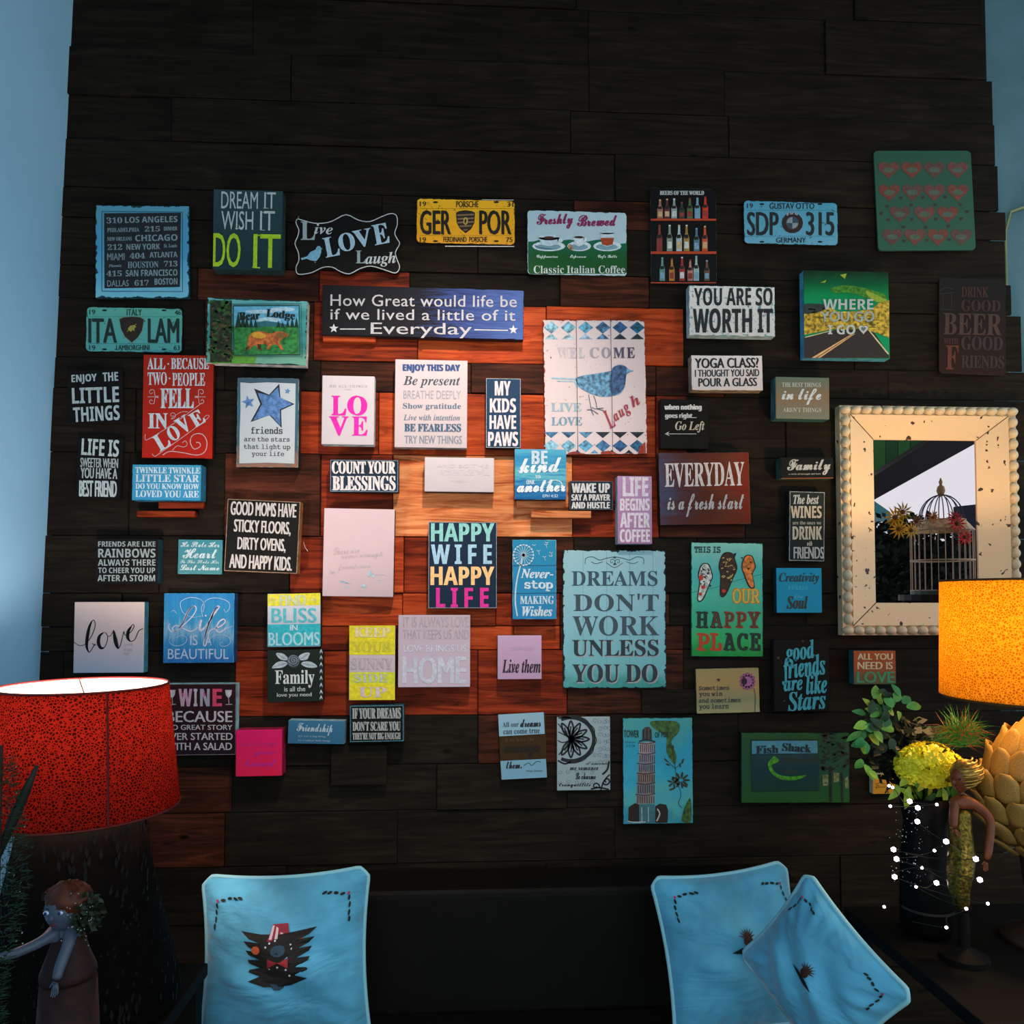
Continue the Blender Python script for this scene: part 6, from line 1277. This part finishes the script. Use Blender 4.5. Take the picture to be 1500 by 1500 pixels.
# woman figurine on the right
def X2(x, y, d): return W(1230 + x / 4.286, 1060 + y / 4.286, d)
fd = .70; fb = X2(775, 1190, fd)
fz = TT
fig = thing('figurine', 'woman figurine in a gold and green sequin dress with golden turban', 'figurine', (fb.x, -fd, fz), 'figurines')
def fp(x, y, dy=0):
    p = X2(x, y, fd) - fig.location; p.y = dy; return p
seq = mat('6c5c20', .28, metal=.75, vary=.6, scale=160, bump=.9); skinm = mat('6c3418', .4, vary=.15)
pts = [fp(765, 880), fp(768, 780), fp(760, 690), fp(758, 600), fp(762, 520), fp(768, 455), fp(775, 415), fp(745, 1000), fp(755, 1100), fp(778, 1180)]
rad = [(.030, .026), (.026, .022), (.0265, .022), (.0225, .019), (.025, .019), (.013, .012), (.010, .010), (.024, .022), (.020, .019), (.012, .014)]
skin('sequin_dress', pts[:1] + pts[1:5] + pts[7:], [(0, 1), (1, 2), (2, 3), (3, 4), (0, 5), (5, 6), (6, 7)], [rad[0]] + rad[1:5] + rad[7:], seq, fig, k=1.1)
bd = [fp(762, 540), fp(766, 500), fp(770, 450), fp(775, 400), fp(820, 490, -.004), fp(885, 545, -.012), fp(915, 590, -.018), fp(895, 680, -.026), fp(875, 790, -.03), fp(862, 830, -.03), fp(712, 495, -.006), fp(690, 560, -.014), fp(680, 640, -.02)]
skin('body', bd, [(0, 1), (1, 2), (2, 3), (1, 4), (4, 5), (5, 6), (6, 7), (7, 8), (8, 9), (1, 10), (10, 11), (11, 12)], [.019, .018, .010, .010, .0115, .0105, .0095, .0085, .0075, .006, .0105, .009, .008], skinm, fig, 2, k=1.1)
hand(fig, skinm, fp(862, 830, -.03), (-.1, 0, -1), (1, 0, 0), .022); hand(fig, skinm, fp(680, 640, -.02), (.5, -.3, -.8), (1, 0, .3), .020)
hc = fp(768, 345)
def headf(p):
    q = p.copy(); q.z *= 1.0
    if q.y < 0: q.y *= .93
    if q.z < 0: q.x *= (1 - .35 * (-q.z / .03)); 
    return q
ell('head', hc + Vector((-.006, -.004, 0)), (.021, .024, .030), skinm, fig, 20, (0, 0, R(-60)), headf)
ell('nose', hc + Vector((-.028, -.014, -.004)), (.006, .004, .006), skinm, fig, 8)
for s_ in (-1, 1): ell('eye', hc + Vector((-.020 - .0 * s_, -.016 + .007 * s_, .004)), (.0032, .0032, .002), mat('1c1410', .3), fig, 8)
ell('lips', hc + Vector((-.022, -.014, -.014)), (.004, .004, .0018), mat('7c241c', .3), fig, 8)
gold = mat('a07c38', .3, metal=.7, vary=.4, scale=120, bump=.6)
ell('turban', hc + Vector((.010, .0, .012)), (.032, .031, .030), gold, fig, 26, (0, R(12), 0), lambda p: p * (1 + .035 * math.sin(14 * math.atan2(p.z, p.y) + p.x * 90)))
for k in range(9):
    a0 = -1.2 + k * .3
    P_ = [hc + Vector((.010, 0, .012)) + Vector((.0335 * math.sin(t) * math.cos(a0) , -.0325 * math.cos(t) * abs(math.cos(a0)) - .001, .031 * math.sin(a0) + .006 * math.sin(t))) for t in np.linspace(-1.4, 1.4, 9)]
    v, f = tube(P_, .0022, 5); pyobj('turban_fold', v, f, gold, fig, True)
v, f = lathe([(.05, 0), (.05, .012), (.03, .02), (.012, .03), (.010, max(.03, (pts[9].z)))], 20); o = pyobj('plinth', v, f, mat('0c0a08', .6, spec=.1), fig); o.location = (pts[9].x, 0, 0)
# doll on the left
dc = W(98, 1330, .95)
def D2(x, y, d=.95): return W(x / 5 + 9, 1122 + y / 5, d)
doll = thing('doll', 'porcelain doll with orange hair, leaf garland and red dress under the red lamp', 'doll', (dc.x, -.95, LT), 'figurines')
def dp(x, y, dy=0):
    p = D2(x, y) - doll.location; p.y = dy; return p
pale = mat('485264', .35, vary=.05); dress = mat('240c0a', .7, vary=.3)
skin('body', [dp(455, 1330), dp(460, 1240), dp(455, 1165), dp(450, 1120), dp(505, 1185, -.012), dp(515, 1270, -.03), dp(505, 1370, -.05), dp(500, 1450, -.06), dp(400, 1190, -.01), dp(330, 1225, -.04), dp(250, 1235, -.07), dp(160, 1235, -.09)],
     [(0, 1), (1, 2), (2, 3), (1, 4), (4, 5), (5, 6), (6, 7), (1, 8), (8, 9), (9, 10), (10, 11)], [.022, .019, .010, .010, .0125, .0105, .0095, .008, .011, .0095, .0085, .0075], pale, doll, 2)
hand(doll, pale, dp(500, 1450, -.06), (0, -.2, -1), (1, 0, 0), .024); hand(doll, mat('5c4434', .4), dp(160, 1235, -.09), (-1, -.2, -.1), (0, .3, 1), .030)
skin('dress', [dp(458, 1600), dp(455, 1450), dp(455, 1330), dp(458, 1240), dp(430, 1190), dp(490, 1185)], [(0, 1), (1, 2), (2, 3), (3, 4), (3, 5)], [.06, .045, .032, .026, .013, .015], dress, doll, 2)
dh = dp(445, 1030, -.01)
def dollhead(p):
    q = p.copy()
    if q.z < 0: q.x *= 1 - .25 * (-q.z / .034) ** 1.5
    return q
ell('head', dh, (.030, .031, .036), pale, doll, 28, None, dollhead)
ell('nose', dh + Vector((-.004, -.031, -.004)), (.0035, .005, .006), pale, doll, 10)
for sx in (-1, 1):
    ell('eye', dh + Vector((-.004 + sx * .0115, -.0275, .004)), (.0055, .003, .0036), mat('c4d0e4', .2), doll, 12); ell('iris', dh + Vector((-.004 + sx * .0115, -.0305, .004)), (.0026, .0012, .0028), mat('182c6c', .2), doll, 10)
    v, f = tube([dh + Vector((-.004 + sx * (.006 + .004 * k), -.031 + .0012 * k, .0115 + .0012 * (1 - (k - 1) ** 2))) for k in range(4)], .0009, 4); pyobj('eyebrow', v, f, mat('3c2418', .6), doll)
    ell('ear', dh + Vector((sx * .030, 0, .0)), (.003, .006, .008), pale, doll, 10)
ell('lips', dh + Vector((-.004, -.0275, -.0165)), (.006, .0028, .0024), mat('5c1c2c', .3), doll, 10)
hair = mat('4c200e', .5, vary=.5, scale=80)
ell('hair', dh + Vector((.006, .006, .016)), (.038, .035, .030), hair, doll, 28, (0, R(10), 0), lambda p: p * (1 + .05 * math.sin(9 * math.atan2(p.x, p.y + .001) + 30 * p.z * 10)))
for k in range(26):
    a = rp.uniform(-.4, 3.5); z0 = rp.uniform(.0, .035); c0 = dh + Vector((.034 * math.cos(a) + .006, -.030 * abs(math.sin(a)) * .5 + .004, z0 + .006)); r_ = .004
    v, f = tube([c0 + Vector((r_ * math.cos(t * 1.9), r_ * math.sin(t * 1.9) - .002, -.0022 * t)) for t in range(9)], .0016, 5); pyobj('curl', v, f, hair, doll, True)
gl_ = bushmesh('garland_leaves', dh + Vector((.040, -.004, -.006)), (.026, .02, .040), 260, .014, mat('1c2814', .5), doll); gl_['kind'] = 'stuff'
V = []; Fs = []
for _ in range(26):
    p = dh + Vector((rp.gauss(.042, .016), -.03, rp.gauss(-.004, .024))); s_ = .0011; b0 = len(V)
    V += [p, p + Vector((s_, 0, s_)), p + Vector((0, 0, 2 * s_)), p + Vector((-s_, 0, s_))]; Fs.append((b0, b0 + 1, b0 + 2, b0 + 3))
o = pyobj('glitter', V, Fs, mat('c8ccc0', .2, metal=.5), doll); o['kind'] = 'stuff'
v, f = lathe([(.055, 0), (.07, .01), (.055, .03), (.045, max(.05, dp(458, 1600).z + .01))], 24); o = pyobj('doll_skirt', v, f, dress, doll, True); o.location = (dp(458, 1600).x, 0, 0)
# glittery greenery at the left edge
gc = W(-4, 1190, 1.16); tree = thing('tinsel_tree', 'small dark green glittery artificial tree at the left edge', 'artificial tree', (gc.x, -1.16, LT), None)
v, f = tube([(0, 0, 0), (0, 0, gc.z - LT + .1)], .006, 6); pyobj('trunk', v, f, mat('2c1c14', .8), tree)
V = []; Fs = []; V2 = []; F2 = []
ht = gc.z - LT + .08
for k in range(2600):
    z = rp.random() ** .8 * ht; rr_ = .012 + .034 * max(0, 1 - abs(z / ht - .74) * 3.4); a = rp.uniform(0, 6.28); r_ = rr_ * rp.random() ** .4
    p = Vector((r_ * math.cos(a), r_ * math.sin(a), z)); d = Vector((math.cos(a) + rp.uniform(-.6, .6), math.sin(a) + rp.uniform(-.6, .6), rp.uniform(-.3, .7))).normalized() * .014; w_ = d.orthogonal().normalized() * .0009
    if k % 40 == 0: b0 = len(V2); V2 += [p + d, p + d + w_ * 2, p + d * 1.15, p + d - w_ * 2]; F2.append((b0, b0 + 1, b0 + 2, b0 + 3))
    b0 = len(V); V += [p - w_, p + w_, p + d]; Fs.append((b0, b0 + 1, b0 + 2))
o = pyobj('needle', V, Fs, mat('16301c', .5), tree); o['kind'] = 'stuff'; o = pyobj('glitter', V2, F2, mat('d0dcd4', .2, metal=.5), tree); o['kind'] = 'stuff'
b0_ = W(22, 1195, 1.14) - tree.location; b1_ = W(54, 1122, 1.14) - tree.location
v, f = tube([Vector((0, 0, b0_.z - .06)), b0_, (b0_ + b1_) / 2, b1_], [.005, .008, .007, .003], 8); pyobj('branch', v, f, mat('14180f', .6), tree, True)
v, f = lathe([(.05, 0), (.06, .03), (.03, .05)], 16); pyobj('tree_pot', v, f, mat('1c1814', .5), tree)
# hanging cord of the drop at far right: door frame beyond the planks
dr = thing('door_1', 'x', 'x', (XR + .16, .075, 0)); del dr['label']; del dr['category']; dr['kind'] = 'structure'
a0 = W(1476, 300, -.05); 
zt_ = W(1490, 292, -.05).z
pth = [(W(1503, 700, -.05).x, .0)] 
fr = [Vector((W(1488, 480, -.05).x - .01, 0, 0)), Vector((W(1488, 480, -.05).x - .01, 0, zt_ - .1)), Vector((W(1488, 480, -.05).x + .01, 0, zt_ - .03)), Vector((W(1488, 480, -.05).x + .09, 0, zt_)), Vector((W(1488, 480, -.05).x + .6, 0, zt_))]
v, f = tube([p - Vector((XR + .16, 0, 0)) for p in fr], .004, 6); pyobj('pane_edge', v, f, mat('8c9460', .4), dr)
struct(box('door_pane', 0, .9, .0, .008, 0, 2.4, mat('38605c', .2, vary=.3, scale=3), dr))
